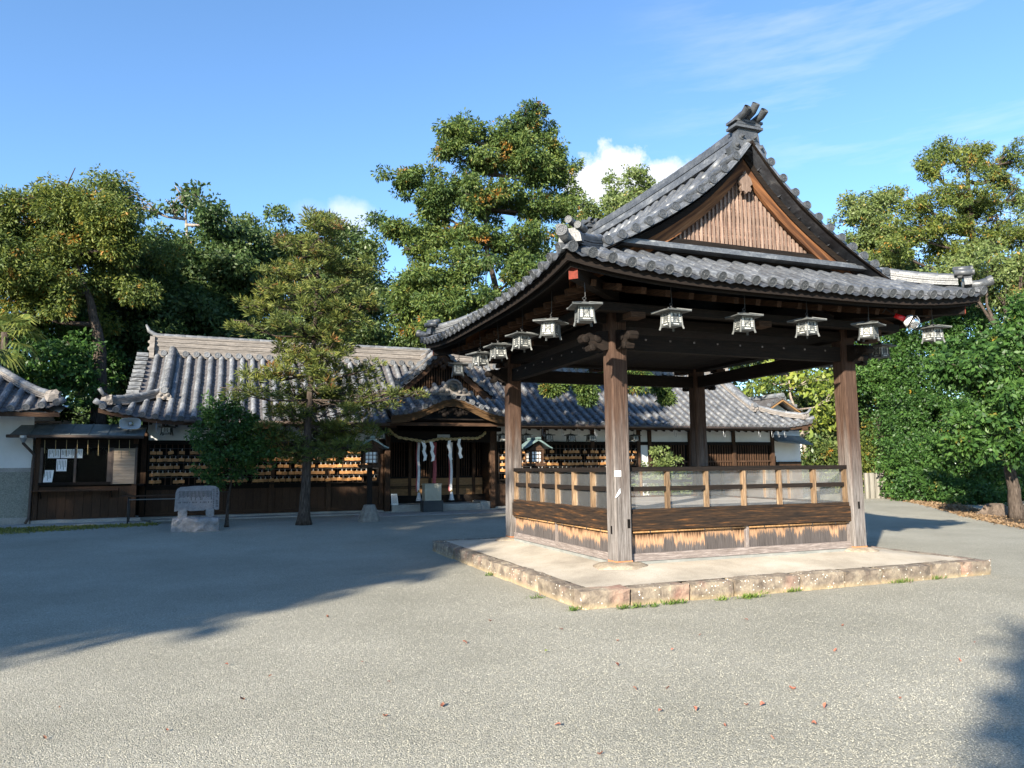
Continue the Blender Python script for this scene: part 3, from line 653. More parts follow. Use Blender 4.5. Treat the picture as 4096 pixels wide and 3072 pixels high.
# ---- pavilion roof
EV = 1.43; xl, xr, yf, yb = x0 - EV, x0 + W + EV, y0 - EV, y0 + L + EV
YV, YVB = 8.43, 2 * yc - 8.43; DR = xc - xl; ZE = 3.965
def zp(d): return ZE + .52 * d + .565 * (max(d, 0.) / 3.5) ** 4.9
def lift(s, d): return .21 * abs(s) ** 3.5 * max(0., 1 - d / 1.4)
def srf(side):
    if side in 'LR':
        sg, xe = (1, xl) if side == 'L' else (-1, xr)
        return lambda u: (lambda d: Vector((xe + sg * d, u, zp(d) + lift((u - yc) / (yc - yf), d))))
    sg, ye = (1, yf) if side == 'F' else (-1, yb)
    return lambda u: (lambda d: Vector((u, ye + sg * d, zp(d) + lift((u - xc) / DR, d))))
def pavilion_roof():
    roof = part('roof', MB().add(*roof_deck()), 'tile_pan', PAV)
    fr, ds, rest = [], [], []; pm = MB(); SP = .265; r = .064
    for side in 'FLRB':
        S = srf(side); lo, hi = (xl, xr) if side in 'FB' else (yf, yb); n = round((hi - lo - .2) / SP); st = (hi - lo - .2) / n; rows = []
        ac = (1, 0, 0) if side in 'FB' else (0, 1, 0)
        for i in range(n + 1):
            u = lo + .10 + st * i; m = min(u - lo, hi - u)
            if side in 'FB': d1 = min(m, 1.06)
            else: d1 = m if m < YV - yf else DR - .05
            d1 = max(d1, .10); P = S(u); rows.append((P, 0., d1))
            f = row_frames(P, 0., d1, ac, r, .27, .012); (fr if side in 'FL' else rest).extend(f)
            ds.append(disc_frame(P, 0, ac, .066, .035))
        pans(rows, .22, pm, .045, .02)
    # nearest first: front skirt, then the near rows of the left slope
    lay(roof, PAV_T, 'tile', fr + rest, ds, 285, pm, 'tile_pan')
    # verge rows with end tiles looking out of both gables
    vf, vd, vr = [], [], []
    for yv, sg in ((YV, 1), (YVB, -1)):
        for side in 'LR':
            S = srf(side); sx = 1 if side == 'L' else -1; n = 11
            for i in range(n + 1):
                d = .86 + (DR - .88 - .86) * i / n * 1.0 + .62 * i / n; P0 = S(yv)
                p, q = P0(d), P0(d + .05); nz = Vector((-(q - p).z * sx, 0, abs((q - p).x))).normalized()
                Q = lambda e, p=p, nz=nz, sg=sg: p + nz * .075 + Vector((0, sg * e, 0))
                f = row_frames(Q, 0, .30, (q - p), .062, .30); vf += f; vd.append(disc_frame(Q, 0, q - p, .066, 0, .02))
            # rows that run down beside the verge, and the descending ridge
            for e in (.36, .62): vr += row_frames(S(yv + sg * e), .95, DR - .1, (0, 1, 0), .066, .27, .05)
            pts = [S(yv + sg * .49)(1.0 + (DR - 1.15) * i / 8) for i in range(9)]
            vr += ridge_stack(roof, pts, .20, .13, 3, 'tile', 'tile', PAV_T, (0, 1, 0), .06)
            b = MB().lathe([(.05, -.05), (.105, -.03), (.105, .02), (.07, .03), (.03, .03)], tuple(pts[0] + Vector((-.03 * sx, 0, .12))), 12, 'x')
            part('ridge_end_tile', b, 'tile', roof, True)
    for f in vf: piece('verge_tile', PAV_T[0], roof, f)
    for f in vd: piece('end_tile', PAV_T[1], roof, f)
    bulk('verge_row_tiles', PAV_T[0], vr, 'tile', roof)
    # main ridge
    pts = [(xc, 8.62 + (yb - yf - 2 * (8.62 - yf)) * i / 6, zp(DR) - .06 + .05 * ((i - 3) / 3) ** 2) for i in range(7)]
    for f in ridge_stack(roof, pts, .32, .30, 4, 'tile', 'tile', PAV_T, (1, 0, 0), .075): piece('ridge_tile', PAV_T[0], roof, f)
    # ridge-end ornaments with three upturned tubes
    for yy, sg in ((8.58, -1), (2 * yc - 8.58, 1)):
        zb = zp(DR) + .02; b = MB()
        pr = [(-.30, -.22), (-.34, -.10), (-.27, .02), (-.22, .0), (-.20, .16), (-.16, .22), (.16, .22), (.20, .16), (.22, .0), (.27, .02), (.34, -.10), (.30, -.22), (.14, -.16), (0, -.12), (-.14, -.16)]
        b.prism([(xc + u, zb + v) for u, v in pr], 'xz', yy - .05, yy + .05)
        for u, v, rr in ((-.21, -.06, .085), (.21, -.06, .085), (-.11, .09, .06), (.11, .09, .06), (0, .02, .10)):
            for q in range(2): b.lathe([(rr * (.95 - .45 * q), -.04), (rr * (.8 - .4 * q), .0), (rr * .15, .012)], (xc + u, yy + sg * (.05 + .03 * q), zb + v), 12, 'y') if sg > 0 else b.lathe([(rr * .15, -.012 - .03 * q), (rr * (.8 - .4 * q), 0), (rr * (.95 - .45 * q), .04)], (xc + u, yy - .06 - .02 * q, zb + v), 12, 'y')
        oni = part('ridge_ornament', b, 'tile_plain', roof)
        for k, (w, z) in enumerate(((.50, .22), (.42, .265), (.50, .31))):
            part('shoulder_slab', MB().box(xc - w / 2, xc + w / 2, yy - .10, yy + .13, zb + z, zb + z + .038), 'tile_plain', oni)
        for u, z, hgt in ((-.15, .34, .10), (0, .36, .16), (.15, .34, .10)):
            p = [(xc + u, yy + .14 * -sg, zb + z), (xc + u, yy + .02 * sg, zb + z + .03), (xc + u, yy + .18 * sg, zb + z + hgt * .45), (xc + u, yy + .27 * sg, zb + z + hgt)]
            tb = MB().tube(p, [.05, .056, .056, .06], 12, False); tb.tube(p[::-1], [.044, .041, .041, .038], 12, False)
            part('ornament_tube', tb, 'tile_plain', oni, True)
    # corner ridges
    for cx, sx in ((xl, 1), (xr, -1)):
        for cy, sy in ((yf, 1), (yb, -1)):
            pts = []
            for i in range(8):
                d = .14 + (1.0 - .14) * i / 7; pts.append((cx + sx * d, cy + sy * d, zp(d) + lift(1 - d / DR, d) + .03 + .05 * (1 - i / 7) ** 2))
            sd_ = Vector((sx, -sy, 0)).normalized(); dg = Vector((-sx, -sy, 0)).normalized()
            fs = ridge_stack(roof, pts[1:], .18, .14, 4, 'tile_plain', 'tile', PAV_T, sd_, .055, .24, 'corner_ridge_course')
            for f in fs: piece('corner_ridge_tile', PAV_T[0], roof, f)
            p = Vector(pts[0]); b = MB()
            up_ = Vector((0, 0, 1))
            def pl(u, v, w): return p + sd_ * u + up_ * v + dg * w
            pr = [(-.15, .0), (-.13, .10), (-.07, .17), (.07, .17), (.13, .10), (.15, 0)]
            vs = [pl(u, v, w) for w in (-.10, .0) for u, v in pr]; n = len(pr)
            b.add(vs, [tuple(range(n)), tuple(reversed(range(n, 2 * n)))] + [(i, (i + 1) % n, n + (i + 1) % n, n + i) for i in range(n)])
            on_ = part('corner_ornament', b, 'tile_plain', roof)
            for u, v in ((-.115, .19), (0, .27), (.115, .19)):
                piece('corner_roll', PAV_T[1], on_, frame(pl(u, v, .035), dg, sd_, up_, .046, .046, .046))
                part('corner_roll_body', MB().tube([pl(u, v, .02), pl(u, v + .01, -.22)], .045, 10), 'tile_plain', on_, True)
            e = MB().tube([pl(0, .02, -.12), pl(0, .015, .10), pl(0, .055, .27)], [.06, .064, .068], 12); part('corner_tube', e, 'tile_plain', on_, True)
            piece('corner_disc', PAV_T[1], on_, frame(pl(0, .065, .275), (dg + up_ * .25).normalized(), sd_, (up_ - dg * .25).normalized(), .074, .074, .074))
    # gables: slats, boards, barge boards, pendant
    for yg, sg in ((8.74, -1), (2 * yc - 8.74, 1)):
        zb = 4.85
        def zs(x): return zp(DR - abs(x - xc)) - .35
        k = 19; hw = 1.56
        part('gable_sill', MB().box(xc - 1.95, xc + 1.95, yg - .05, yg + .05, 4.60, zb), 'dark_wood_x', PAV)
        part('flashing_course', MB().box(xc - 2.3, xc + 2.3, min(yg + sg * .06, yg + sg * .24), max(yg + sg * .06, yg + sg * .24), 4.635, 4.685), 'tile', roof)
        part('flashing_course', MB().box(xc - 2.2, xc + 2.2, min(yg + sg * .055, yg + sg * .18), max(yg + sg * .055, yg + sg * .18), 4.687, 4.73), 'tile', roof)
        n = 15
        for i in range(n):
            z0_, z1_ = zb + .095 * i, zb + .095 * (i + 1) - .004
            w = 0
            for t in range(200):
                xx = xc + t * .01
                if zs(xx) + .25 > z1_: w = t * .01
            if w > .05: part('gable_board', MB().box(xc - w, xc + w, min(yg - sg * .03, yg - sg * .05), max(yg - sg * .03, yg - sg * .05), z0_, z1_), 'gable_board', PAV)
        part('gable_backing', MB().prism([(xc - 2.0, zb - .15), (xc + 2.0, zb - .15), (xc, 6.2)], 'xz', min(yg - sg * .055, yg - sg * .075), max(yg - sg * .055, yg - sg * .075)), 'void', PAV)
        for i in range(-21, 22):
            xx = xc + i * .0735; top = zs(xx) + .14
            if top > zb + .04: part('gable_slat', MB().box(xx - .015, xx + .015, min(yg - sg * .028, yg - sg * .004), max(yg - sg * .028, yg - sg * .004), zb, top), 'lattice_wood', PAV)
        for sx in (-1, 1):
            def line(off, yy):
                o = []
                for i in range(15):
                    d = .60 + (DR - .60) * i / 14; o.append((xc + sx * (DR - d), yy, zp(d) + off * (1 + .12 * (d / DR)) ))
                return o
            y1, y2, y3 = yg + sg * .022, yg + sg * .075, yg + sg * .10
            part('bargeboard', MB().strip(line(-.13, y1), line(-.33, y1), line(-.33, y2), line(-.13, y2)), 'barge_wood_left' if sx < 0 else 'barge_wood_right', PAV)
            part('barge_moulding', MB().strip(line(-.02, y1), line(-.145, y1), line(-.145, y3), line(-.02, y3)), 'dark_wood_x', PAV)
            part('verge_soffit', MB().strip(line(.03, yg - sg * .2), line(-.01, yg - sg * .2), line(-.01, yg + sg * .31), line(.03, yg + sg * .31)), 'dark_wood_y', PAV)
        pen = [(0, .24), (.05, .16), (.11, .12), (.155, .0), (.10, -.05), (.13, -.10), (.10, -.16), (.05, -.15), (.0, -.20), (-.05, -.15), (-.10, -.16), (-.13, -.10), (-.10, -.05), (-.155, 0), (-.11, .12), (-.05, .16)]
        part('gable_pendant', MB().prism([(xc + u * .78, 5.80 + v * .80) for u, v in pen], 'xz', min(yg + sg * .076, yg + sg * .12), max(yg + sg * .076, yg + sg * .12)), 'lattice_wood', PAV)
    # eave boards, soffit and rafters
    for side in 'FBLR':
        S = srf(side); lo, hi = (xl, xr) if side in 'FB' else (yf, yb); ax = 'x' if side in 'FB' else 'y'
        n = 22; us = lambda d: [lo + d + (hi - lo - 2 * d) * i / n for i in range(n + 1)]
        def ln(d, dz, fade=0): return [S(u)(d) * 1 + Vector((0, 0, dz)) for u in us(d)]
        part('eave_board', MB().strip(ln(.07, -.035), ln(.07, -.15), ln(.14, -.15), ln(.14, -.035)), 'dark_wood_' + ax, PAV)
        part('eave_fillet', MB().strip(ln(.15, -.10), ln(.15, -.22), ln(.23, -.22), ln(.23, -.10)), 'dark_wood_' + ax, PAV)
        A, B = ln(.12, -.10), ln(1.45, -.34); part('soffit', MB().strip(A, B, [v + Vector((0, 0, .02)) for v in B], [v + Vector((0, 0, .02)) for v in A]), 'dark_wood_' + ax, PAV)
        cnt = 17
        for i in range(cnt):
            u = lo + .62 + (hi - lo - 1.24) * i / (cnt - 1); m = min(u - lo, hi - u)
            a = S(u)(.47); z = a.z - .30 + (.03 if m > 1 else 0); c = S(u)(min(1.5, m)); p = Vector((a.x, a.y, 3.835 + lift((u - (lo + hi) / 2) / ((hi - lo) / 2), .45))); q = Vector((c.x, c.y, p.z + (min(1.5, m) - .47) * .27))
            part('rafter', MB().beam(p, q, .075, .085), 'hall_wood_y' if side in 'FB' else 'hall_wood_x', PAV)
    for cx, sx in ((xl, 1), (xr, -1)):
        for cy, sy in ((yf, 1), (yb, -1)):
            p = Vector((cx + sx * .22, cy + sy * .22, 3.94)); q = Vector((cx + sx * 1.5, cy + sy * 1.5, 4.02)); d = (q - p).normalized()
            h = part('hip_rafter', MB().beam(p, q, .12, .17), 'dark_wood_x', PAV)
            part('painted_end', MB().beam(p - d * .012, p - d * .002, .115, .165), 'red_lead', h)
def roof_deck():
    """solid sheet under the tiles"""
    V, Fc = [], []
    def quad(g):
        o = len(V); m = len(g[0])
        for row in g: V.extend([tuple(v) for v in row])
        for j in range(len(g) - 1):
            for i in range(m - 1): Fc.append((o + j * m + i, o + j * m + i + 1, o + (j + 1) * m + i + 1, o + (j + 1) * m + i))
    dn = Vector((0, 0, -.045))
    for side in 'FBLR':
        S = srf(side); lo, hi = (xl, xr) if side in 'FB' else (yf, yb); g = []
        for j in range(9):
            if side in 'FB': d = .05 + 1.1 * j / 8; a, b = lo + d, hi - d
            else: d = .05 + (DR - .05) * j / 8; dd = min(d, YV + .02 - yf); a, b = lo + dd, hi - dd
            g.append([S(a + (b - a) * i / 24)(d) + dn for i in range(25)])
        quad(g)
    return V, Fc
pavilion_roof()
# ------------------------------------------------------------------ hanging lanterns
def lantern_proto(label, metal, top_z, body=.105, roofw=.205):
    """hook at the origin's top; origin = lantern's foot centre"""
    t = thing('hanging_lantern', label, 'lantern', (0, 0, 0))
    b = MB(); k = [(roofw, .275), (roofw * .62, .305), (roofw * .34, .335), (.045, .352)]; o = len(b.v)
    for w, z in k:
        for i, j in ((-1, -1), (1, -1), (1, 1), (-1, 1)): b.v.append((i * w, j * w, z + (.022 if w == roofw else 0)))
        if w == roofw:
            pass
    for r_ in range(3):
        for i in range(4): b.f.append((r_ * 4 + i, r_ * 4 + (i + 1) % 4, r_ * 4 + 4 + (i + 1) % 4, r_ * 4 + 4 + i))
    b.f.append((12, 13, 14, 15))
    n0 = len(b.v)
    b.v += [(i * roofw, j * roofw, .282) for i, j in ((-1, -1), (1, -1), (1, 1), (-1, 1))]
    for i in range(4): b.f.append((n0 + i, n0 + (i + 1) % 4, (i + 1) % 4, i))
    b.f.append((n0 + 3, n0 + 2, n0 + 1, n0))
    for i, j in ((-1, -1), (1, -1), (1, 1), (-1, 1)): b.beam((i * .05, j * .05, .352), (i * roofw, j * roofw, .304), .014, .014)
    part('roof', b, metal, t)
    b = MB()
    for i, j in ((-1, -1), (1, -1), (1, 1), (-1, 1)):
        b.beam((i * body * 1.16, j * body * 1.16, 0), (i * body * 1.04, j * body * 1.04, .06), .022, .022); b.beam((i * body * 1.04, j * body * 1.04, .06), (i * body * .92, j * body * .92, .285), .018, .018)
    b.box(-body, body, -body, body, .043, .052)
    part('frame', b, metal, t)
    for s in range(4):
        a = s * math.pi / 2; Mx = Matrix.Rotation(a, 4, 'Z'); B = body
        y = lambda z: -B * (1.04 - .12 * (z - .06) / .225)
        pb = MB(); vs = [(-B * .96, y(.06) + .007, .06), (B * .96, y(.06) + .007, .06), (B * .86, y(.28) + .007, .28), (-B * .86, y(.28) + .007, .28)]
        vs += [(x, q + .003, z) for x, q, z in vs]; pb.add(vs, [(0, 1, 2, 3), (7, 6, 5, 4), (0, 4, 5, 1), (1, 5, 6, 2), (2, 6, 7, 3), (3, 7, 4, 0)])
        part('paper_panel', pb.moved(Mx), 'lantern_paper', t)
        lb = MB()
        for z in (.064, .104, .262, .28): lb.beam((-B * .98, y(z), z), (B * .98, y(z), z), .009, .007)
        for u in (-.42, .42): lb.beam((u * B, y(.104), .104), (u * B, y(.262), .262), .010, .009, (0, 1, 0))
        for i in range(3):
            z = .135 + .032 * i
            for u0, u1 in ((-.95, -.42), (.42, .95)): lb.beam((u0 * B, y(z), z), (u1 * B, y(z), z), .005, .006)
        for i in range(-3, 4):
            for sg in (-1, 1):
                pts = []
                for q in range(2):
                    pts.append((max(-.42, min(.42, (i * .26 + sg * (q - .5) * .9))) * B, .104 + .158 * q))
                lb.beam((pts[0][0], y(pts[0][1]), pts[0][1]), (pts[1][0], y(pts[1][1]), pts[1][1]), .003, .0028)
        lb.beam((-B * .95, y(.07), .07), (-B * .5, y(.072), .078), .006, .02); lb.beam((B * .95, y(.07), .07), (B * .5, y(.072), .078), .006, .02); lb.beam((-B * .95, y(.096), .097), (B * .95, y(.096), .097), .006, .010)
        part('lattice', lb.moved(Mx), metal, t)
    b = MB().lathe([(.04, .35), (.03, .37), (.012, .38), (.012, .40)], n=10); b.tube([(math.cos(q * .7) * .022, 0, .42 + math.sin(q * .7) * .022) for q in range(10)], .005, 6); b.tube([(0, 0, .44), (.012, .0, .46), (0, 0, top_z)], .006, 6)
    part('hanger', b, 'iron', t)
    for ch in t.children:
        for v in ch.data.vertices: v.co.z *= .78
    return t
LG = 'lanterns hung round the pavilion eaves'
lan = lantern_proto('grey metal lantern hanging on its own at the near corner of the pavilion eaves', 'lantern_metal', .86, .094, .185); lan['group'] = LG
def lanterns():
    spots = []; zc = 3.345
    for i, X in enumerate((5.30, 6.44, 7.52, 8.65, 9.94)): spots.append((X, 8.007, zc + (.02, .03, .04, .05, .08)[i], 'f'))
    for i, Y in enumerate((8.98, 10.02, 11.03, 11.95, 13.3)): spots.append((4.014, Y, zc - .01, 'l'))
    for X, Y in ((10.17, 9.2), (10.17, 10.4), (10.17, 11.6), (10.17, 12.8), (9.0, 14.0), (7.6, 14.0), (6.2, 14.0)): spots.append((X, Y, zc, 'b'))
    lan.location = (4.02, 7.95, zc - .005); lan.rotation_euler = (0, 0, R(-14))
    lab = {'f': 'white-paned metal lantern hanging from the front eave of the pavilion', 'l': 'white-paned metal lantern hanging along the pavilion side that faces the hall porch',
           'b': 'white-paned metal lantern hanging from the far eaves of the pavilion'}
    rot = [4, -10, 3, 26, 2, 42, 8, 3, 14, -16, 5, 20, -8, 12, 3, 9, -5]
    nth = ('first', 'second', 'third', 'fourth', 'fifth'); cnt = {'f': 0, 'l': 0, 'b': 0}
    for (X, Y, Z, g), a in zip(spots, rot):
        i = cnt[g]; cnt[g] += 1
        o = dup(lan, (X, Y, Z), R(a), lab[g] if g == 'b' else 'white-paned metal lantern, ' + nth[i] + (' after the corner one along the gabled front eave' if g == 'f' else ' after the corner one along the eave towards the porch'))
        o.rotation_euler = (R(rnd.uniform(-2.5, 2.5)), R(rnd.uniform(-2.5, 2.5)), R(a))
lanterns()

def floodlight():
    p = Vector((9.33, 7.93, 3.73)); d = Vector((.42, -.35, -.30)).normalized()
    t = thing('flood_lamp', 'red socketed lamp with shiny silver bulb and wire guard under the eave', 'lamp', tuple(p))
    b = MB().tube([p - d * .17, p - d * .02], [.036, .040], 14); part('socket', b, 'red_paint', t, True)
    part('collar', MB().tube([p - d * .02, p + d * .02, p + d * .05], [.055, .085, .098], 16), 'paper', t, True)
    c = p + d * .075; b = MB()
    a = d.orthogonal().normalized(); q = d.cross(a); n = 14; b2 = [(.098 * math.cos(k * .224), .098 * math.sin(k * .224)) for k in range(8)]
    b.tube([c + d * h for r, h in b2], [max(r, .003) for r, h in b2], n); part('bulb', b, 'chrome', t, True)
    b = MB()
    for k in range(3):
        w = a * math.cos(k * 1.05) + q * math.sin(k * 1.05); b.tube([c + w * (.108 * math.cos(j * .2618)) + d * (.108 * math.sin(j * .2618)) for j in range(13)], .003, 5)
    part('wire_guard', b, 'steel', t, True)
    part('bracket', MB().tube([p - d * .15, p - d * .22 + Vector((0, .1, .10)), p + Vector((-.10, .32, .16))], .012, 6), 'iron', t)
floodlight()
def post_notes():
    a = MB().box(x0 - S2 + .003, x0 - S2 + .10, y0 - S2 - .004, y0 - S2 - .002, 1.475, 1.555); solo('paper_note', 'blank white paper strip pasted level on the front pavilion post', 'paper', a, 'paper')
    b = MB(); y = y0 - S2 - .004
    b.add([(x0 - S2 + .001, y, 1.19), (x0 - S2 + .03, y - .012, 1.21), (x0 - S2 + .085, y - .004, 1.255), (x0 - S2 + .082, y, 1.32), (x0 - S2 + .045, y - .02, 1.29)], [(0, 1, 4), (1, 2, 4), (2, 3, 4)])
    b.add([(x - 0, yy + .0015, z) for x, yy, z in b.v], [(4, 1, 0), (4, 2, 1), (4, 3, 2)])
    solo('paper_note', 'torn curling white paper scrap lower on the front pavilion post', 'paper', b, 'paper')
post_notes()

# ------------------------------------------------------------------ shrine hall
HY = 22.5; HA, HB = .52, .0316; HZ = 3.02; HD = 3.8; HXL, HXR = -3.38, 21.2; WY = 23.9; HG = .2
HALL = thing('shrine_hall', 'long shrine hall with weathered grey tiled roof, white wall band and dark timber', 'shrine hall', (8.9, 26.3, HG))
def hz(X, d):
    l = .34 * max(0, (-1.0 - X) / 2.38) ** 2 + .22 * max(0, (X - 19.2) / 2.0) ** 2
    return HZ + HA * d + HB * d * d + l * max(0, 1 - d / 1.6)
def hall_roof():
    b = MB(); n = 40
    g = [[(HXL + .05 + (HXR - HXL - .1) * i / n, HY + d, hz(HXL + (HXR - HXL) * i / n, d) - .04) for i in range(n + 1)] for d in (.03, .9, 1.2)]
    g += [[(-2.62 + (20.05 + 2.62) * i / n, HY + d, hz(5, d) - .04) for i in range(n + 1)] for d in (1.2, 2.5, HD)]
    g += [[(-2.62 + (20.05 + 2.62) * i / n, HY + HD * 2 - d, hz(5, d) - .04) for i in range(n + 1)] for d in (2.5, 0.03)]
    for row in g: b.v += row
    for j in range(len(g) - 1):
        for i in range(n):
            if j == 0 and 4.75 < HXL + (HXR - HXL) * (i + .5) / n < 8.4: continue
            b.f.append((j * (n + 1) + i, j * (n + 1) + i + 1, (j + 1) * (n + 1) + i + 1, (j + 1) * (n + 1) + i))
    roof = part('roof', b, 'hall_pan', HALL)
    SP = .325; n = round((HXR - HXL - .3) / SP); st = (HXR - HXL - .3) / n; rows = []; fr = []; ds = []; far = []
    for i in range(n + 1):
        X = HXL + .15 + st * i; d1 = HD - .05
        if X < -2.45: d1 = max(.15, (X - HXL) * 1.15)
        if X > 19.95: d1 = max(.15, (HXR - X) * 1.15)
        P = lambda d, X=X: Vector((X, HY + d, hz(X, d))); d0 = .95 if 4.78 < X < 8.34 else 0.; rows.append((P, d0, d1))
        f = row_frames(P, d0, d1, (1, 0, 0), .083, .33, .02)
        hid = 4.9 < X < 8.2
        (fr if X < 4.2 and not hid else far).extend(f)
        if not d0: ds.append(disc_frame(P, 0, (1, 0, 0), .083, .055))
    pm = MB(); A_ = [r_ for r_ in rows if r_[0](0).x <= 4.78]; B_ = [r_ for r_ in rows if r_[1]]; C_ = [r_ for r_ in rows if r_[0](0).x >= 8.34]
    for grp in (A_, B_, C_): pans(grp, .25, pm, .05, .028)
    lay(roof, HALL_T, 'hall_tile', fr + far, ds, 270, pm, 'hall_pan')
    # verge of the left gable: courses of flat verge tiles
    for i in range(11):
        d = 1.35 + (HD - 1.5) * i / 10; z = hz(0, d)
        part('verge_tile', MB().rock(-2.86, -2.5, HY + d - .13, HY + d + .11, z - .05, z + .07, (2, 2, 2), .008, i, .02), 'hall_tile', roof)
    # descending ridges, corner ridges
    for X, sx in ((-1.82, 1), (19.3, -1)):
        pts = [(X, HY + d, hz(0, d) + .02) for d in [1.15 + (HD - 1.2) * i / 6 for i in range(7)]]
        for f in ridge_stack(roof, pts, .26, .20, 3, 'hall_ridge', 'hall_tile', HALL_T, (1, 0, 0), .105, .30, 'descending_ridge_course'): piece('descending_ridge_tile', HALL_T[0], roof, f)
        p = Vector(pts[0]); b = MB()
        b.prism([(X - .19, p.z - .05), (X - .20, p.z + .1), (X - .12, p.z + .2), (X - .11, p.z + .34), (X + .11, p.z + .34), (X + .12, p.z + .2), (X + .20, p.z + .1), (X + .19, p.z - .05), (X, p.z + .02)], 'xz', p.y - .11, p.y - .01)
        for u, v, r in ((-.09, .13, .055), (.09, .13, .055), (0, .05, .06)): b.lathe([(r * .2, -.05), (r, -.02), (r, .02)], (X + u, p.y - .11, p.z + v), 10, 'y')
        o = part('ridge_mask', b, 'hall_ridge', roof)
        piece('mask_disc', HALL_T[1], o, frame((X, p.y - .13, p.z + .27), (0, -1, .1), (1, 0, 0), (0, .1, 1), .10, .10, .10))
        cx = HXL + .05 if sx > 0 else HXR - .05
        pts = []
        for i in range(7):
            t = i / 6; X2 = cx + .18 * sx + (X - sx * .1 - cx - .18 * sx) * t; d = .20 + 1.15 * t; pts.append((X2, HY + d, hz(X2, d) + .03 + .06 * (1 - t) ** 2))
        sv = Vector((pts[-1][1] - pts[0][1], -(pts[-1][0] - pts[0][0]), 0)).normalized()
        for f in ridge_stack(roof, pts, .22, .17, 4, 'hall_ridge', 'hall_tile', HALL_T, sv, .07, .26, 'corner_ridge_course'): piece('corner_ridge_tile', HALL_T[0], roof, f)
        p = Vector(pts[0]); dg = Vector((-sx * .8, -.6, 0)).normalized()
        b = MB(); b.rock(p.x - .15, p.x + .15, p.y - .12, p.y + .1, p.z - .03, p.z + .22, (3, 3, 3), .03, 4, .04)
        o = part('corner_ornament', b, 'hall_ridge', roof)
        part('corner_horn', MB().tube([p + Vector((0, 0, .2)), p + dg * .12 + Vector((0, 0, .25)), p + dg * .24 + Vector((0, 0, .40))], [.05, .05, .055], 10), 'hall_tile', o, True)
        part('corner_tube', MB().tube([p - dg * .05, p + dg * .22 + Vector((0, 0, .0)), p + dg * .34 + Vector((0, 0, .06))], [.07, .075, .08], 10), 'hall_tile', o, True)
    # main ridge
    zr = hz(5, HD) - .02; xa, xb = -2.42, 19.95
    pts = [(xa + (xb - xa) * i / 8, HY + HD, zr + .06 * ((i - 4) / 4) ** 2) for i in range(9)]
    fs = ridge_stack(roof, pts, .42, .50, 7, 'hall_ridge', 'hall_tile', HALL_T, (0, 1, 0), .09, .33)
    for f in fs: piece('ridge_tile', HALL_T[0], roof, f)
    n = int((xb - xa) / SP)
    for i in range(n):
        X = xa + .35 + SP * i
        piece('ridge_disc', HALL_T[1], roof, frame((X, HY + HD - .30, zr - .03), (0, -1, .1), (1, 0, 0), (0, .1, 1), .095, .095, .095))
    part('ridge_bed', MB().box(xa + .1, xb - .1, HY + HD - .26, HY + HD + .26, zr - .16, zr + .05), 'hall_ridge', roof)
    for X, s in ((xa, -1), (xb, 1)):
        b = MB().prism([(HY + HD - .33, zr - .2), (HY + HD - .36, zr + .1), (HY + HD - .25, zr + .3), (HY + HD - .22, zr + .52), (HY + HD + .22, zr + .52), (HY + HD + .25, zr + .3), (HY + HD + .36, zr + .1), (HY + HD + .33, zr - .2)], 'yz', X - .07, X + .07)
        for v, r in ((.12, .12), (.34, .09)): b.lathe([(r * .3, -.14), (r, -.06), (r, .06), (r * .3, .14)], (X, HY + HD - .1, zr + v), 10, 'x')
        o = part('ridge_ornament', b, 'hall_ridge', roof)
        part('ornament_horn', MB().tube([(X - s * .35, HY + HD, zr + .55), (X - s * .05, HY + HD, zr + .60), (X + s * .13, HY + HD, zr + .72), (X + s * .22, HY + HD, zr + .92)], [.05, .075, .065, .03], 10), 'hall_tile', o, True)
    return roof
HROOF = hall_roof()

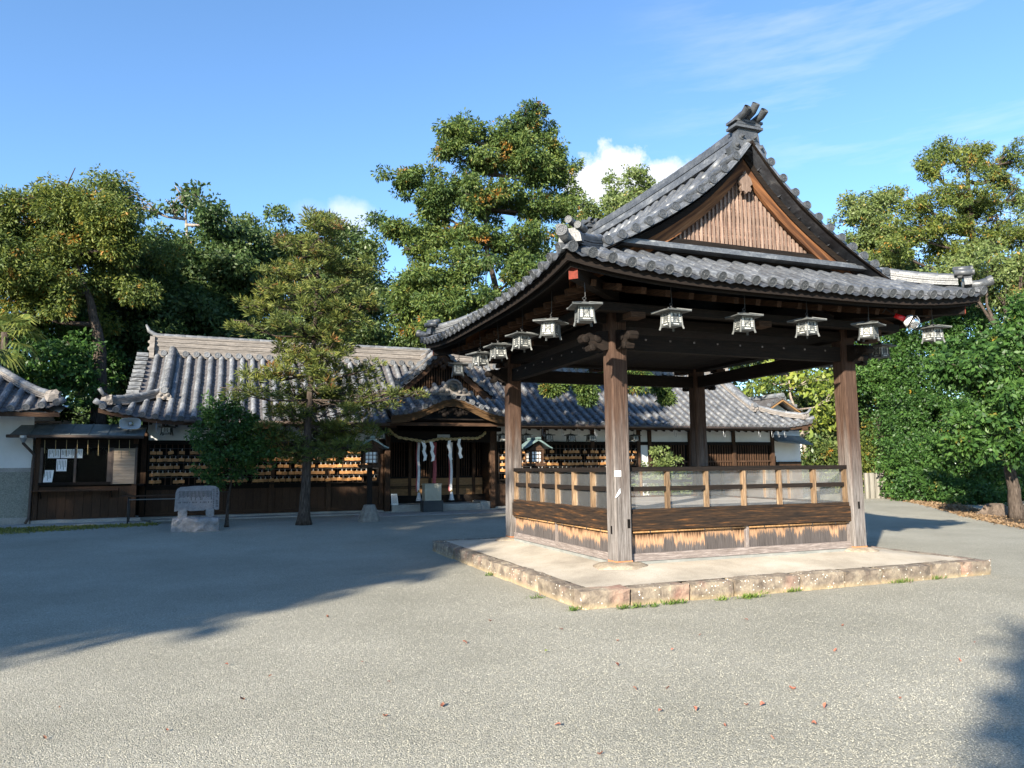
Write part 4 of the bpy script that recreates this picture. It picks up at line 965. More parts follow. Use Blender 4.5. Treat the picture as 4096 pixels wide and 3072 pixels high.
def hall_body():
    g = HG
    # eaves: gutter, fascia, rafters
    for a, b_ in ((-1.2, 4.6), (8.35, 20.0)):
        part('gutter', MB().tube([(a, HY - .03, 2.985), (b_, HY - .03, 2.965)], .05, 8), 'brown_metal', HALL, True)
    n = 30; A = [(HXL + .04 + (HXR - HXL - .08) * i / n, HY + .05, 0) for i in range(n + 1)]
    def off(dy, dz): return [Vector((x, y + dy, hz(x, 0) + dz)) for x, y, z in A]
    for lo_, hi_ in ((HXL, 4.75), (8.37, HXR)):
        cut = lambda v: [w for w in v if lo_ - .1 <= w.x <= hi_ + .1]
        part('eave_board', MB().strip(cut(off(0, -.03)), cut(off(0, -.15)), cut(off(.07, -.15)), cut(off(.07, -.03))), 'hall_wood_x', HALL)
    for lo_, hi_ in ((HXL, 4.75), (8.37, HXR)):
        T = [p for p in off(.06, -.09) if lo_ - .1 <= p.x <= hi_ + .1]; B = [Vector((p.x, WY + .1, 3.42)) for p in T]
        part('soffit', MB().strip(T, B, [v + Vector((0, 0, .02)) for v in B], [v + Vector((0, 0, .02)) for v in T]), 'dark_wood_x', HALL)
    for i in range(74):
        X = HXL + .35 + i * .325
        if 4.75 < X < 8.37: continue
        part('rafter', MB().beam((X, HY + .12, hz(X, 0) - .16), (X, WY, 3.30), .07, .08), 'dark_wood_y', HALL)
    # left and right wings
    wings = ((-2.35, 4.69, (-2.3, -.45, 1.25, 2.95, 4.6)), (8.45, 20.35, (8.5, 10.34, 12.25, 14.16, 14.63, 16.4, 18.42, 20.3)))
    for xa, xb, posts in wings:
        part('stone_base', MB().rock(xa, xb, WY - .16, WY + .1, .1, g + .10, (24, 2, 1), .006, 8, .02), 'concrete', HALL)
        part('ground_beam', MB().box(xa, xb, WY - .075, WY + .06, g + .10, g + .22), 'hall_wood_x', HALL)
        part('waist_beam', MB().box(xa, xb, WY - .085, WY + .06, 1.06, 1.17), 'dark_wood_x', HALL)
        part('lintel', MB().box(xa, xb, WY - .085, WY + .06, 2.38, 2.50), 'dark_wood_x', HALL)
        part('wall_plate', MB().box(xa, xb, WY - .09, WY + .09, 3.10, 3.28), 'dark_wood_x', HALL)
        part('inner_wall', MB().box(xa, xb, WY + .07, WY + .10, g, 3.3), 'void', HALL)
        for X in posts: part('post', MB().box(X - .07, X + .07, WY - .10, WY + .065, g + .10, 3.10), 'hall_wood_z', HALL)
        for a, b_ in zip(posts, posts[1:]):
            part('plaster_panel', MB().box(a + .07, b_ - .07, WY - .03, WY + .06, 2.50, 3.10), 'plaster', HALL)
    part('plaster_panel', MB().box(14.23, 14.56, WY - .04, WY + .05, .42, 2.38), 'plaster', HALL)
    # board wainscot, board by board
    bd = MB().box(-.5, .5, -.012, .012, 0, 1).mesh('wainscot_board', 'hall_wood_z')
    for xa, xb in ((-2.23, 4.53), (8.57, 14.09)):
        k = round((xb - xa) / .21); w = (xb - xa) / k
        for i in range(k): piece('wainscot_board', bd, HALL, frame((xa + w * (i + .5), WY - .045 + rnd.uniform(-.006, .006), g + .22), (1, 0, 0), (0, 1, 0), (0, 0, 1), w - .006, 1, 1.06 - g - .22))
    # dark lattice behind the plaque racks
    sl = MB().box(-.016, .016, -.02, .02, 0, 1).mesh('lattice_slat', 'hall_wood_z')
    for xa, xb, st in ((-2.2, 4.5, .16), (8.6, 14.05, .16)):
        k = int((xb - xa) / st)
        for i in range(k): piece('lattice_slat', sl, HALL, frame((xa + st * i, WY + .01, 1.17), (1, 0, 0), (0, 1, 0), (0, 0, 1), 1, 1, 1.21))
    # lattice windows of the right wing
    for xa, xb in ((14.72, 16.32), (16.48, 18.34), (18.5, 20.22)):
        part('window_sill', MB().box(xa, xb, WY - .05, WY + .05, .95, 1.06), 'hall_wood_x', HALL)
        k = int((xb - xa) / .115)
        for i in range(k): piece('window_slat', sl, HALL, frame((xa + .06 + .115 * i, WY - .01, 1.17), (1, 0, 0), (0, 1, 0), (0, 0, 1), 1.5, 1, 1.21))
        part('window_rail', MB().box(xa, xb, WY - .045, WY - .03, 1.72, 1.78), 'hall_wood_x', HALL)
        part('wainscot_panel', MB().box(xa, xb, WY - .035, WY + .04, g + .22, .95), 'hall_wood_x', HALL)
    # hooks along the gutter
    hk = MB().tube([(0, 0, 0), (0, 0, -.28), (.015, 0, -.33), (.045, 0, -.34), (.07, 0, -.31), (.07, 0, -.2)], .007, 5).mesh('eave_hook', 'steel', True)
    for X in (8.9, 9.75, 10.45, 11.05, 11.7, 12.4, 14.9, 15.7, 17.0, 18.6, 19.2, 19.5, 19.8, -1.9, -2.6): piece('eave_hook', hk, HALL, Matrix.Translation((X, HY + .05, 2.97 if X > -1 else hz(X, 0) - .1)))
    # right end: white end wall with a small pent roof and boarded side door
    part('end_wall', MB().box(20.40, 22.3, WY + .6, WY + .75, g, 3.2), 'plaster', HALL)
    part('end_wall_boarding', MB().box(21.0, 22.28, WY + .56, WY + .597, g, 1.62), 'hall_wood_z', HALL)
    part('end_wall_rail', MB().box(20.95, 22.29, WY + .54, WY + .598, 1.62, 1.72), 'dark_wood_x', HALL)
    part('side_door', MB().box(20.42, 20.97, WY + .55, WY + .595, g, 1.95), 'dark_wood_z', HALL)
    part('pent_roof', MB().add([(20.4, WY - .25, 2.55), (22.2, WY - .25, 2.42), (22.3, WY + .6, 2.78), (20.4, WY + .6, 2.86), (20.4, WY - .25, 2.50), (22.2, WY - .25, 2.37), (22.3, WY + .6, 2.73), (20.4, WY + .6, 2.81)], [(0, 1, 2, 3), (7, 6, 5, 4), (0, 4, 5, 1), (1, 5, 6, 2), (2, 6, 7, 3), (3, 7, 4, 0)]), 'copper_sheet', HALL)
    part('end_purlin', MB().box(20.2, 22.5, WY + .3, WY + .45, 3.0, 3.14), 'hall_wood_x', HALL)
hall_body()

# ---- porch: cusped gable over the steps, dormer gable above it
KX, KY = 6.56, 22.18
def zk(X): return 3.24 + .56 * math.exp(-((X - KX) / 1.0) ** 2)
def porch():
    g = HG
    for X in (4.78, 8.36):
        part('porch_post', oct_post(X, 23.72, g + .04, 3.05, .088, .012), 'hall_wood_z', HALL)
        part('porch_post_base', MB().rock(X - .16, X + .16, 23.56, 23.88, .12, g + .05, (3, 3, 1), .008, 2, .02), 'concrete', HALL)
        part('porch_bracket', MB().box(X - .3, X + .3, 23.60, 23.84, 2.83, 2.96), 'dark_wood_x', HALL)
    part('porch_beam', MB().box(4.87, 8.27, 23.64, 23.80, 2.46, 2.82), 'dark_wood_x', HALL)
    part('porch_side', MB().box(4.70, 4.76, 23.82, 25.0, g, 3.2), 'hall_wood_y', HALL); part('porch_side', MB().box(8.38, 8.44, 23.82, 25.0, g, 3.2), 'hall_wood_y', HALL)
    part('porch_ceiling', MB().box(4.72, 8.42, 22.4, 25.0, 3.12, 3.16), 'dark_wood_y', HALL)
    part('stone_step', MB().rock(4.90, 7.9, 23.55, 24.9, .15, g + .25, (14, 3, 2), .006, 2, .02), 'concrete', HALL)
    part('stone_step', MB().rock(7.905, 8.26, 23.62, 24.9, .15, g + .30, (3, 3, 2), .006, 3, .02), 'concrete', HALL)
    part('threshold', MB().box(4.76, 8.38, 24.5, 24.75, g + .2, .70), 'dark_wood_x', HALL)
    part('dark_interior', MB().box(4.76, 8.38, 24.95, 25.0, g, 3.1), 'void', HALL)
    dx = (4.78, 5.72, 6.42, 7.40, 7.98, 8.36)
    for X in dx[1:-1]: part('door_post', MB().box(X - .05, X + .05, 24.56, 24.66, .70, 2.75), 'hall_wood_z', HALL)
    sl = bpy.data.meshes['lattice_slat']
    for a, b_ in zip(dx, dx[1:]):
        part('door_panel', MB().box(a + .05, b_ - .05, 24.60, 24.63, .70, 1.27), 'panel_wood', HALL)
        for z in (.93, .97, 1.0): part('door_batten', MB().box(a + .05, b_ - .05, 24.585, 24.598, z, z + .018), 'dark_wood_x', HALL)
        part('door_rail', MB().box(a + .05, b_ - .05, 24.58, 24.65, 1.27, 1.33), 'dark_wood_x', HALL)
        k = max(2, int((b_ - a - .1) / .085))
        for i in range(k): piece('door_slat', sl, HALL, frame((a + .08 + .085 * i, 24.62, 1.33), (1, 0, 0), (0, 1, 0), (0, 0, 1), .9, .7, 1.2))
        for z in (1.6, 1.9, 2.2): part('door_crossbar', MB().box(a + .05, b_ - .05, 24.64, 24.655, z, z + .025), 'dark_wood_x', HALL)
    part('door_head', MB().box(4.76, 8.38, 24.52, 24.68, 2.53, 2.75), 'dark_wood_x', HALL)
    part('name_plate', MB().box(6.42, 6.85, 23.625, 23.638, 2.60, 2.71), 'horn_grey', HALL)
    # cusped roof
    roof = part('porch_roof', MB().add(*karahafu()), 'hall_pan', HALL)
    fr, ds, rows = [], [], []
    n = 13
    for i in range(n):
        X = KX - 1.84 + 3.68 * i / (n - 1); P = lambda d, X=X: Vector((X, KY + d, zk(X) + .40 * d + .05 * d * d)); rows.append((P, 0., 1.25))
        s = (zk(X + .02) - zk(X - .02)) / .04; ac = Vector((1, 0, s)).normalized()
        fr += row_frames(P, 0., 1.25, ac, .078, .30, .02); ds.append(disc_frame(P, 0, ac, .082, .055))
    lay(roof, HALL_T, 'hall_tile', fr, ds, 200, pans(rows, .25, MB(), .04, .025), 'hall_pan')
    N = 30; xs = [KX - 1.95 + 3.9 * i / N for i in range(N + 1)]
    ln = lambda y, dz: [Vector((x, y, zk(x) + dz)) for x in xs]
    part('cusped_bargeboard', MB().strip(ln(KY + .06, -.05), ln(KY + .06, -.27), ln(KY + .13, -.27), ln(KY + .13, -.05)), 'cusp_wood', HALL)
    part('cusped_moulding', MB().strip(ln(KY + .02, -.03), ln(KY + .02, -.10), ln(KY + .055, -.10), ln(KY + .055, -.03)), 'cusp_wood', HALL)
    part('porch_eave_beam', MB().box(4.5, 8.6, KY + .25, KY + .37, 2.93, 3.03), 'hall_wood_x', HALL)
    b = MB()
    q = random.Random(3)
    for i in range(26):
        u = q.uniform(-.62, .62); v = q.uniform(-.13, .13) * (1 - abs(u)); r = q.uniform(.05, .10)
        b.lathe([(r * .3, -.07), (r, -.03), (r, .03), (r * .3, .06)], (KX + u, KY + .17, 3.37 + v), 8, 'y')
    part('carved_panel', b, 'dark_wood_x', HALL, True)
    # ornament on the cusp
    z = zk(KX) + .08; b = MB()
    pr = [(-.62, .0), (-.68, .08), (-.6, .17), (-.48, .14), (-.42, .24), (-.30, .27), (-.26, .40), (-.14, .50), (0, .53), (.14, .50), (.26, .40), (.30, .27), (.42, .24), (.48, .14), (.6, .17), (.68, .08), (.62, 0)]
    b.prism([(KX + u, z + v) for u, v in pr], 'xz', KY + .02, KY + .14)
    for u, v, r in ((-.55, .08, .08), (.55, .08, .08), (-.36, .15, .09), (.36, .15, .09), (-.2, .12, .07), (.2, .12, .07)):
        b.lathe([(r * .2, -.06), (r * .7, -.03), (r, 0), (r, .03)], (KX + u, KY + .01, z + v), 12, 'y')
    b.tube([(KX + .24 * math.cos(t * .3927), KY, z + .26 + .22 * math.sin(t * .3927)) for t in range(9)], .045, 8)
    orn = part('cusp_ornament', b, 'hall_ridge', roof)
    part('ornament_boss', MB().lathe([(.04, -.10), (.12, -.05), (.13, 0)], (KX, KY + .02, z + .26), 12, 'y'), 'dark_lantern', orn, True)
    # dormer gable
    GY, GZ, GX, HWD = 23.42, 4.02, 6.55, 1.72; AP = 5.50
    def gz(x):
        t = min(1, abs(x - GX) / HWD); return AP - (AP - GZ) * (1.18 * t - .18 * t * t)
    b = MB(); rows_l, fr, ds = {}, [], []
    for sx in (-1, 1):
        rows = []
        for j in range(9):
            Y = GY + .06 + .31 * j
            d0 = 0.
            P = lambda d, sx=sx, Y=Y: Vector((GX + sx * (HWD - d), Y, gz(GX + sx * (HWD - d))))
            dd = max(0., (0.35 * j)) * 1.0   # the main roof rises through the lower part further back
            dd = min(dd, HWD - .3); rows.append((P, dd, HWD - .08)); fr += row_frames(P, dd, HWD - .08, (0, 1, 0), .078, .30, .02)
        pans(rows, .25, b, .04, .025)
        xs = [GX + sx * HWD * (1 - i / 10) for i in range(11)]
        l2 = lambda y, dz: [Vector((x, y, gz(x) + dz)) for x in xs]
        part('dormer_bargeboard', MB().strip(l2(GY - .02, -.06), l2(GY - .02, -.28), l2(GY + .04, -.28), l2(GY + .04, -.06)), 'hall_wood_x', HALL)
        part('dormer_soffit', MB().strip(l2(GY - .06, -.005), l2(GY - .06, -.045), l2(GY + .5, -.045), l2(GY + .5, -.005)), 'dark_wood_y', HALL)
        for i in range(9):
            t = (i + .3) / 8.9; x = GX + sx * HWD * (1 - t); p = Vector((x, GY - .08, gz(x) + .05)); ac = Vector((1, 0, (gz(x + .01) - gz(x - .01)) / .02)).normalized()
            Q = lambda e, p=p: p + Vector((0, e, 0)); fr += row_frames(Q, 0, .28, ac, .072, .28); ds.append(disc_frame(Q, 0, ac, .08, 0, .02))
        pts = [(GX + sx * (HWD - .30) * (1 - i / 6), GY + .36, gz(GX + sx * (HWD - .30) * (1 - i / 6)) + .03) for i in range(7)]
        for f in ridge_stack(roof, pts, .22, .16, 3, 'hall_ridge', 'hall_tile', HALL_T, (0, 1, 0), .075, .28, 'dormer_ridge_course'): piece('dormer_ridge_tile', HALL_T[0], roof, f)
        p = Vector(pts[0]); o = MB().rock(p.x - .1, p.x + .1, p.y - .13, p.y + .13, p.z - .05, p.z + .28, (3, 3, 3), .035, 9, .04)
        o.tube([p + Vector((0, 0, .22)), p + Vector((sx * .12, -.05, .26)), p + Vector((sx * .24, -.1, .4))], [.05, .045, .02], 8)
        part('dormer_mask', o, 'hall_ridge', roof)
    part('dormer_pan_field', b, 'hall_pan', roof, kind='stuff')
    for f in fr[:90]: piece('cover_tile', HALL_T[0], roof, f)
    bulk('dormer_cover_field', HALL_T[0], fr[90:], 'hall_tile', roof)
    for f in ds: piece('end_tile', HALL_T[1], roof, f)
    pts = [(GX, GY + .05 + .4 * i, AP + .0) for i in range(8)]
    for f in ridge_stack(roof, pts, .26, .2, 3, 'hall_ridge', 'hall_tile', HALL_T, (1, 0, 0), .085, .3, 'dormer_ridge_course'): piece('dormer_ridge_tile', HALL_T[0], roof, f)
    part('dormer_ornament', MB().prism([(GX - .26, AP - .1), (GX - .2, AP + .1), (GX - .12, AP + .3), (GX + .12, AP + .3), (GX + .2, AP + .1), (GX + .26, AP - .1), (GX, AP - .03)], 'xz', GY - .06, GY + .05), 'hall_ridge', roof)
    part('dormer_backing', MB().prism([(GX - HWD, GZ - .3), (GX + HWD, GZ - .3), (GX, AP - .1)], 'xz', GY + .20, GY + .22), 'dark_wood_x', HALL)
    part('dormer_sill', MB().box(GX - 1.55, GX + 1.55, GY + .05, GY + .16, GZ - .12, GZ), 'dark_wood_x', HALL)
    sl = MB().box(-.018, .018, -.018, .018, 0, 1).mesh('dormer_slat', 'hall_wood_z')
    for i in range(-17, 18):
        x = GX + i * .085; h = gz(x) - .25 - GZ
        if h > .05: piece('dormer_slat', sl, HALL, frame((x, GY + .13, GZ), (1, 0, 0), (0, 1, 0), (0, 0, 1), 1, 1, h))
    b = MB()
    for u, v, r in ((0, .1, .1), (-.12, .0, .08), (.12, .0, .08), (-.26, -.07, .07), (.26, -.07, .07), (0, -.12, .1), (-.38, -.13, .05), (.38, -.13, .05)): b.lathe([(r * .2, -.05), (r, -.02), (r, .03)], (GX + u, GY - .03, AP - .45 + v), 10, 'y')
    part('dormer_pendant', b, 'hall_wood_z', HALL, True)
    part('dormer_flashing', MB().box(GX - 1.8, GX + 1.8, GY - .1, GY + .05, GZ - .17, GZ - .125), 'hall_ridge', roof)
def karahafu():
    V, F = [], []; N = 26
    for d in (.03, .5, 1.25):
        for i in range(N + 1):
            x = KX - 1.93 + 3.86 * i / N; V.append((x, KY + d, zk(x) + .40 * d + .05 * d * d - .045))
    for j in range(2):
        for i in range(N): F.append((j * (N + 1) + i, j * (N + 1) + i + 1, (j + 1) * (N + 1) + i + 1, (j + 1) * (N + 1) + i))
    return V, F
porch()

# ---- things in and around the porch
def porch_things():
    pts = [at(px, py, y=23.35) for px, py in ((1553, 1714), (1572, 1735), (1595, 1750), (1640, 1757), (1672, 1763), (1700, 1768), (1730, 1762), (1760, 1754), (1790, 1756), (1820, 1757), (1850, 1753), (1880, 1754), (1910, 1753), (1930, 1742), (1945, 1727))]
    fine = []
    for i in range(len(pts) - 1):
        for k in range(6): fine.append(pts[i].lerp(pts[i + 1], k / 6))
    b = MB(); n = len(fine)
    for s in (0, math.pi):
        path = [p + Vector((0, math.cos(s + i * .9) * .026, math.sin(s + i * .9) * .026)) for i, p in enumerate(fine)]
        b.tube(path, .030, 6)
    solo('straw_rope', 'thick twisted straw rope strung across the shrine porch', 'rope', b, 'straw', smooth=True)
    lab = ['white zigzag paper streamer, the first beside the left bell rope', 'white zigzag paper streamer left of the middle red bell rope', 'white zigzag paper streamer hanging in front of the right bell rope', 'white zigzag paper streamer on the rope furthest toward the right porch post']
    for (px, py), l_, s in zip(((1693, 1765), (1725, 1767), (1800, 1763), (1840, 1756)), lab, (1, 1, -1, -1)):
        p = at(px, py, y=23.30); b = MB(); x, z = 0, 0; q = random.Random(px)
        for k in range(4):
            w = .13; h = .19; dx = s * (.045 if k % 2 == 0 else -.05) + .01
            c = [(p.x + x - w / 2, p.y - .01 * k, p.z - z), (p.x + x + w / 2 * .6, p.y - .01 * k + .02, p.z - z + .02), (p.x + x + w / 2 * .7 + dx, p.y - .01 * k + .02, p.z - z - h * .8), (p.x + x - w / 2 + dx, p.y - .01 * k - .02, p.z - z - h)]
            b.add(c + [(u, v + .003, t) for u, v, t in c], [(0, 1, 2, 3), (7, 6, 5, 4), (0, 4, 5, 1), (1, 5, 6, 2), (2, 6, 7, 3), (3, 7, 4, 0)]); x += dx * 1.3; z += h * .8
        solo('paper_streamer', l_, 'streamer', b, 'paper', group='paper streamers on the straw rope')
    for px, l_, col_, zb in ((1676, 'long white and red bell rope hanging left of the offering box', 'cloth_white', .84), (1742, 'red bell rope hanging behind the cream offering box', 'cloth_red', 1.0), (1806, 'patterned white bell rope with pale tassel right of the offering box', 'cloth_white', .84)):
        p = at(px, 1800, y=24.0); t = thing('bell_rope', l_, 'bell rope', (p.x, p.y, zb - .3), 'bell ropes of the porch')
        n = 9
        L1 = [Vector((p.x - .05 + .012 * math.sin(i * 1.3), p.y, 2.78 - (2.78 - zb) * i / n)) for i in range(n + 1)]; L2 = [v + Vector((.085, .02, 0)) for v in L1]
        part('ribbon', MB().strip(L1, L2, [v + Vector((0, .012, 0)) for v in L2], [v + Vector((0, .012, 0)) for v in L1]), col_, t)
        L3 = [v + Vector((-.035, .03, 0)) for v in L1]; L4 = [v + Vector((.03, .035, -.02)) for v in L1]
        part('red_ribbon', MB().strip(L3, L4, [v + Vector((0, .01, 0)) for v in L4], [v + Vector((0, .01, 0)) for v in L3]), 'cloth_red', t)
        part('cord', MB().tube([(p.x, p.y, zb + .05), (p.x, p.y, zb - .14)], .03, 8), 'straw', t)
        b = MB(); k = 18
        for i in range(k):
            a = 2 * math.pi * i / k; b.beam((p.x + .03 * math.cos(a), p.y + .03 * math.sin(a), zb - .05), (p.x + .085 * math.cos(a), p.y + .085 * math.sin(a), zb - .30), .026, .012)
        part('tassel', b, 'cloth_white', t); part('tassel_knot', MB().lathe([(.02, -.06), (.045, -.04), (.045, -.02), (.02, 0)], (p.x, p.y, zb - .02), 10), 'cloth_white', t, True)
    t = thing('offering_box', 'cream topped offering box on dark base before the porch step', 'offering box', (6.12, 23.2, .225))
    part('base', MB().box(5.80, 6.44, 22.98, 23.42, .225, .58), 'slate_paint', t); part('chest', MB().box(5.85, 6.39, 23.02, 23.38, .581, 1.08), 'cream_paint', t)
    part('lid', MB().box(5.835, 6.405, 23.0, 23.40, 1.081, 1.115), 'cream_paint', t)
    t = thing('notice_card', 'small white printed card leaning against the left porch post', 'sign', (5.02, 23.6, .45))
    part('card', MB().add([(4.90, 23.57, .452), (5.12, 23.57, .452), (5.09, 23.64, .80), (4.90, 23.64, .80), (4.90, 23.585, .452), (5.12, 23.585, .452), (5.09, 23.655, .80), (4.90, 23.655, .80)], [(0, 1, 2, 3), (7, 6, 5, 4), (0, 4, 5, 1), (1, 5, 6, 2), (2, 6, 7, 3), (3, 7, 4, 0)]), 'paper', t)
    b = MB()
    for i in range(8):
        x = 5.075 - .021 * i; b.beam((x, 23.571, .50), (x, 23.63, .77), .006, .002, (0, -1, .2))
    part('print_line', b, 'ink', t, kind='stuff')
    # eave lanterns of the hall
    hl = lantern_proto('dark metal lantern with lit white paper hanging under the hall eave', 'dark_lantern', .62, .12, .19); hl['group'] = 'lanterns under the hall eave'
    sp = [(at(px, 1735, y=23.15).x, 23.15, 2.46) for px in (2012, 2105, 2193, 2283, 2364, 2535)] + [(at(668, 1720, y=23.15).x, 23.15, 2.62), (at(1525, 1740, y=23.15).x, 23.15, 2.5), (at(1380, 1740, y=23.15).x, 23.15, 2.5)]
    hl.location = sp[0]; hl['label'] = 'dark metal lantern under the hall eave, first from the right porch post'
    lb = ['dark metal lantern under the hall eave, %s from the right porch post' % w for w in ('second', 'third', 'fourth', 'fifth', 'sixth')] + ['dark metal lantern under the hall eave beside the shuttered ticket window'] + ['dark metal lantern under the hall eave left of the porch behind the cedar'] * 2
    for p, l_ in zip(sp[1:], lb): dup(hl, p, R(rnd.uniform(-15, 15)), l_)
porch_things()

# ---- votive plaques on their racks
def plaques():
    rows = (1.30, 1.51, 1.72, 1.93, 2.14); q = random.Random(11)
    b = MB(); w, h = .078, .052
    b.prism([(-w, -h), (w, -h), (w, h * .6), (0, h), (-w, h * .6)], 'xz', -.005, .005); nf = len(b.f)
    b.tube([(-.012, -.004, h * .6), (-.008, -.008, h + .03), (.0, -.01, h + .062), (.006, -.008, h + .03), (.010, -.004, h * .6)], .0028, 4)
    me = b.mesh('votive_plaque', ['ema_wood', 'cord_white'])
    for i, p in enumerate(me.polygons): p.material_index = 0 if i < nf else 1
    for nm, xa, xb, lab, rk, most in (('left', -2.15, 4.50, 'small wooden votive plaque on the shaded rack left of the porch', 'dark rack of rods for votive plaques left of the porch', 165),
                                      ('right', 8.62, 14.02, 'small wooden votive plaque on the sunlit rack right of the porch', 'sunlit rack of rods for votive plaques right of the porch', 135)):
        t = thing('plaque_rack', rk, 'rack', ((xa + xb) / 2, WY - .2, 1.17))
        for z in rows: part('rod', MB().tube([(xa, WY - .17, z + .115), (xb, WY - .17, z + .115)], .009, 6), 'iron', t)
        for X in [xa + (xb - xa) * i / 4 for i in range(5)]: part('upright', MB().box(X - .02, X + .02, WY - .155, WY - .11, 1.17, 2.36), 'dark_wood_z', t)
        part('tray', MB().box(xa, xb, WY - .24, WY - .11, 1.172, 1.20), 'dark_wood_x', t)
        todo = []
        for ri, z in enumerate(rows):
            x = xa + .10
            while x < xb - .1:
                if q.random() < (.90 if ri < 4 else .5):
                    tilt = q.uniform(-12, 12) if q.random() < .25 else q.uniform(-3, 3)
                    todo.append((x, WY - .195 - q.uniform(0, .02), z + .010 * q.uniform(-1, 1), R(q.uniform(-4, 4)), R(tilt), R(q.uniform(-6, 6))))
                x += q.uniform(.125, .19) if q.random() < .93 else .3
        q.shuffle(todo)
        for k in todo[:most]:
            o = bpy.data.objects.new('votive_plaque', me); col.objects.link(o); o.location = k[:3]; o.rotation_euler = k[3:]
            o['label'] = lab; o['category'] = 'plaque'; o['group'] = 'votive plaques ' + nm + ' of the porch'
        if todo[most:]:
            o = bulk('plaque_row_filling', me, [Matrix.Translation(k[:3]) @ Matrix.Rotation(k[4], 4, 'Y') for k in todo[most:]], 'ema_wood', t)
plaques()
# ------------------------------------------------------------------ ticket office beside the hall
def ticket_office():
    AY = 22.9; t = thing('ticket_office', 'dark boarded ticket office with sliding window, shutter and pent metal roof', 'office', (-3.5, 23.3, .26))
    xa, xb = -4.80, -2.20
    part('footing', MB().rock(xa - .02, xb, AY - .08, AY + .1, .15, .35, (12, 2, 1), .006, 3, .015), 'concrete', t)
    for X in (xa + .05, -2.42): part('corner_post', MB().box(X - .06, X + .06, AY - .03, AY + .09, .35, 2.55), 'hall_wood_z', t)
    part('back_wall', MB().box(xa, xb, AY + .92, AY + .98, .35, 2.7), 'void', t); part('side_wall', MB().box(xa, xa + .04, AY + .1, AY + .92, .35, 2.6), 'hall_wood_z', t)
    bd = bpy.data.meshes['wainscot_board']; k = 11; w = (xb - xa - .3) / k
    for i in range(k): piece('board', bd, t, frame((xa + .12 + w * (i + .5), AY + .02 + rnd.uniform(-.004, .004), .35), (1, 0, 0), (0, 1, 0), (0, 0, 1), w - .006, 1, .86))
    part('window_sill', MB().box(xa + .1, -2.9, AY - .05, AY + .09, 1.255, 1.33), 'dark_wood_x', t)
    part('counter_shelf', MB().box(xa + .0, -2.78, AY - .26, AY - .052, 1.10, 1.135), 'hall_wood_x', t)
    for X in (-4.62, -2.95): part('shelf_bracket', MB().beam((X, AY - .22, 1.09), (X, AY - .02, .92), .035, .035), 'dark_wood_z', t)
    part('window_head', MB().box(xa + .1, -2.36, AY - .04, AY + .09, 2.26, 2.36), 'dark_wood_x', t)
    part('upper_board', MB().box(xa + .1, -2.36, AY - .01, AY + .04, 2.36, 2.60), 'dark_wood_x', t)
    for X, w in ((-4.66, .035), (-3.87, .028), (-3.05, .05)): part('window_stile', MB().box(X - w, X + w, AY - .02, AY + .05, 1.33, 2.26), 'brown_metal', t)
    for a, b_ in ((-4.62, -3.90), (-3.84, -3.10)): part('pane', MB().box(a, b_, AY + .012, AY + .017, 1.335, 2.255), 'glass', t)
    part('interior_floor', MB().box(xa + .05, xb, AY + .1, AY + .92, 1.2, 1.25), 'dark_wood_x', t)
    s = thing('roller_shutter', 'pale louvred wooden shutter closed beside the ticket window', 'shutter', (-2.68, AY - .03, 1.27))
    part('shutter_frame', MB().box(-2.99, -2.95, AY - .06, AY - .02, 1.255, 2.26).box(-2.42, -2.37, AY - .06, AY - .02, 1.255, 2.26), 'brown_metal', s)
    for i in range(24): part('shutter_slat', MB().beam((-2.945, AY - .045, 1.285 + .0405 * i), (-2.425, AY - .045, 1.285 + .0405 * i), .03, .034, (0, .35, 1)), 'shutter_slat', s)
    # papers in the window
    lab = ['white printed sheet, left of the three taped along the window top', 'white printed sheet, middle of the three taped along the window top', 'white printed sheet, right of the three taped along the window top', 'white printed sheet taped alone at mid height in the window', 'white printed sheet tilted at the lower window corner']
    for l_, (a, b_, z0, z1, tl) in zip(lab, ((-4.52, -4.24, 1.98, 2.22, 0), (-4.22, -3.96, 1.98, 2.22, 0), (-3.95, -3.90 + .19, 1.98, 2.22, 0), (-4.31, -4.07, 1.63, 1.95, 0), (-4.60, -4.39, 1.34, 1.66, .03))):
        p = thing('paper_sheet', l_, 'paper', ((a + b_) / 2, AY + .0, z0), 'papers in the ticket window'); y = AY + .004
        v = [(a, y, z0), (b_, y, z0), (b_ + tl, y, z1), (a + tl, y, z1)]
        part('sheet', MB().add(v + [(x, q + .003, z) for x, q, z in v], [(0, 1, 2, 3), (7, 6, 5, 4), (0, 4, 5, 1), (1, 5, 6, 2), (2, 6, 7, 3), (3, 7, 4, 0)]), 'paper', p)
        b = MB(); n = int((b_ - a) / .035); q = random.Random(int(z0 * 100 + a * 10))
        for i in range(n):
            x = a + .025 + .035 * i; zt = z1 - .03; b.box(x, x + .010, y - .003, y - .001, zt - (z1 - z0 - .06) * q.uniform(.35, 1), zt)
        part('print_line', b, 'ink', p, kind='stuff')
    # pent roof, gutter and downpipe
    b = MB(); n = 10
    for i in range(n + 1):
        X = -5.30 + 3.12 * i / n
        for d in (0, 1): b.v.append((X + (.10 * d if i == 0 else 0), AY - .52 + .82 * d, 2.585 + .33 * d))
    b.f = [(2 * i, 2 * i + 2, 2 * i + 3, 2 * i + 1) for i in range(n)]; m = len(b.v); b.v += [(x, y, z - .035) for x, y, z in b.v]; b.f += [(m + 2 * i + 1, m + 2 * i + 3, m + 2 * i + 2, m + 2 * i) for i in range(n)] + [(2 * i, m + 2 * i, m + 2 * i + 2, 2 * i + 2) for i in range(n)] + [(0, 1, m + 1, m), (2 * n, m + 2 * n, m + 2 * n + 1, 2 * n + 1)]
    rf = part('metal_roof', b, 'copper_sheet', t)
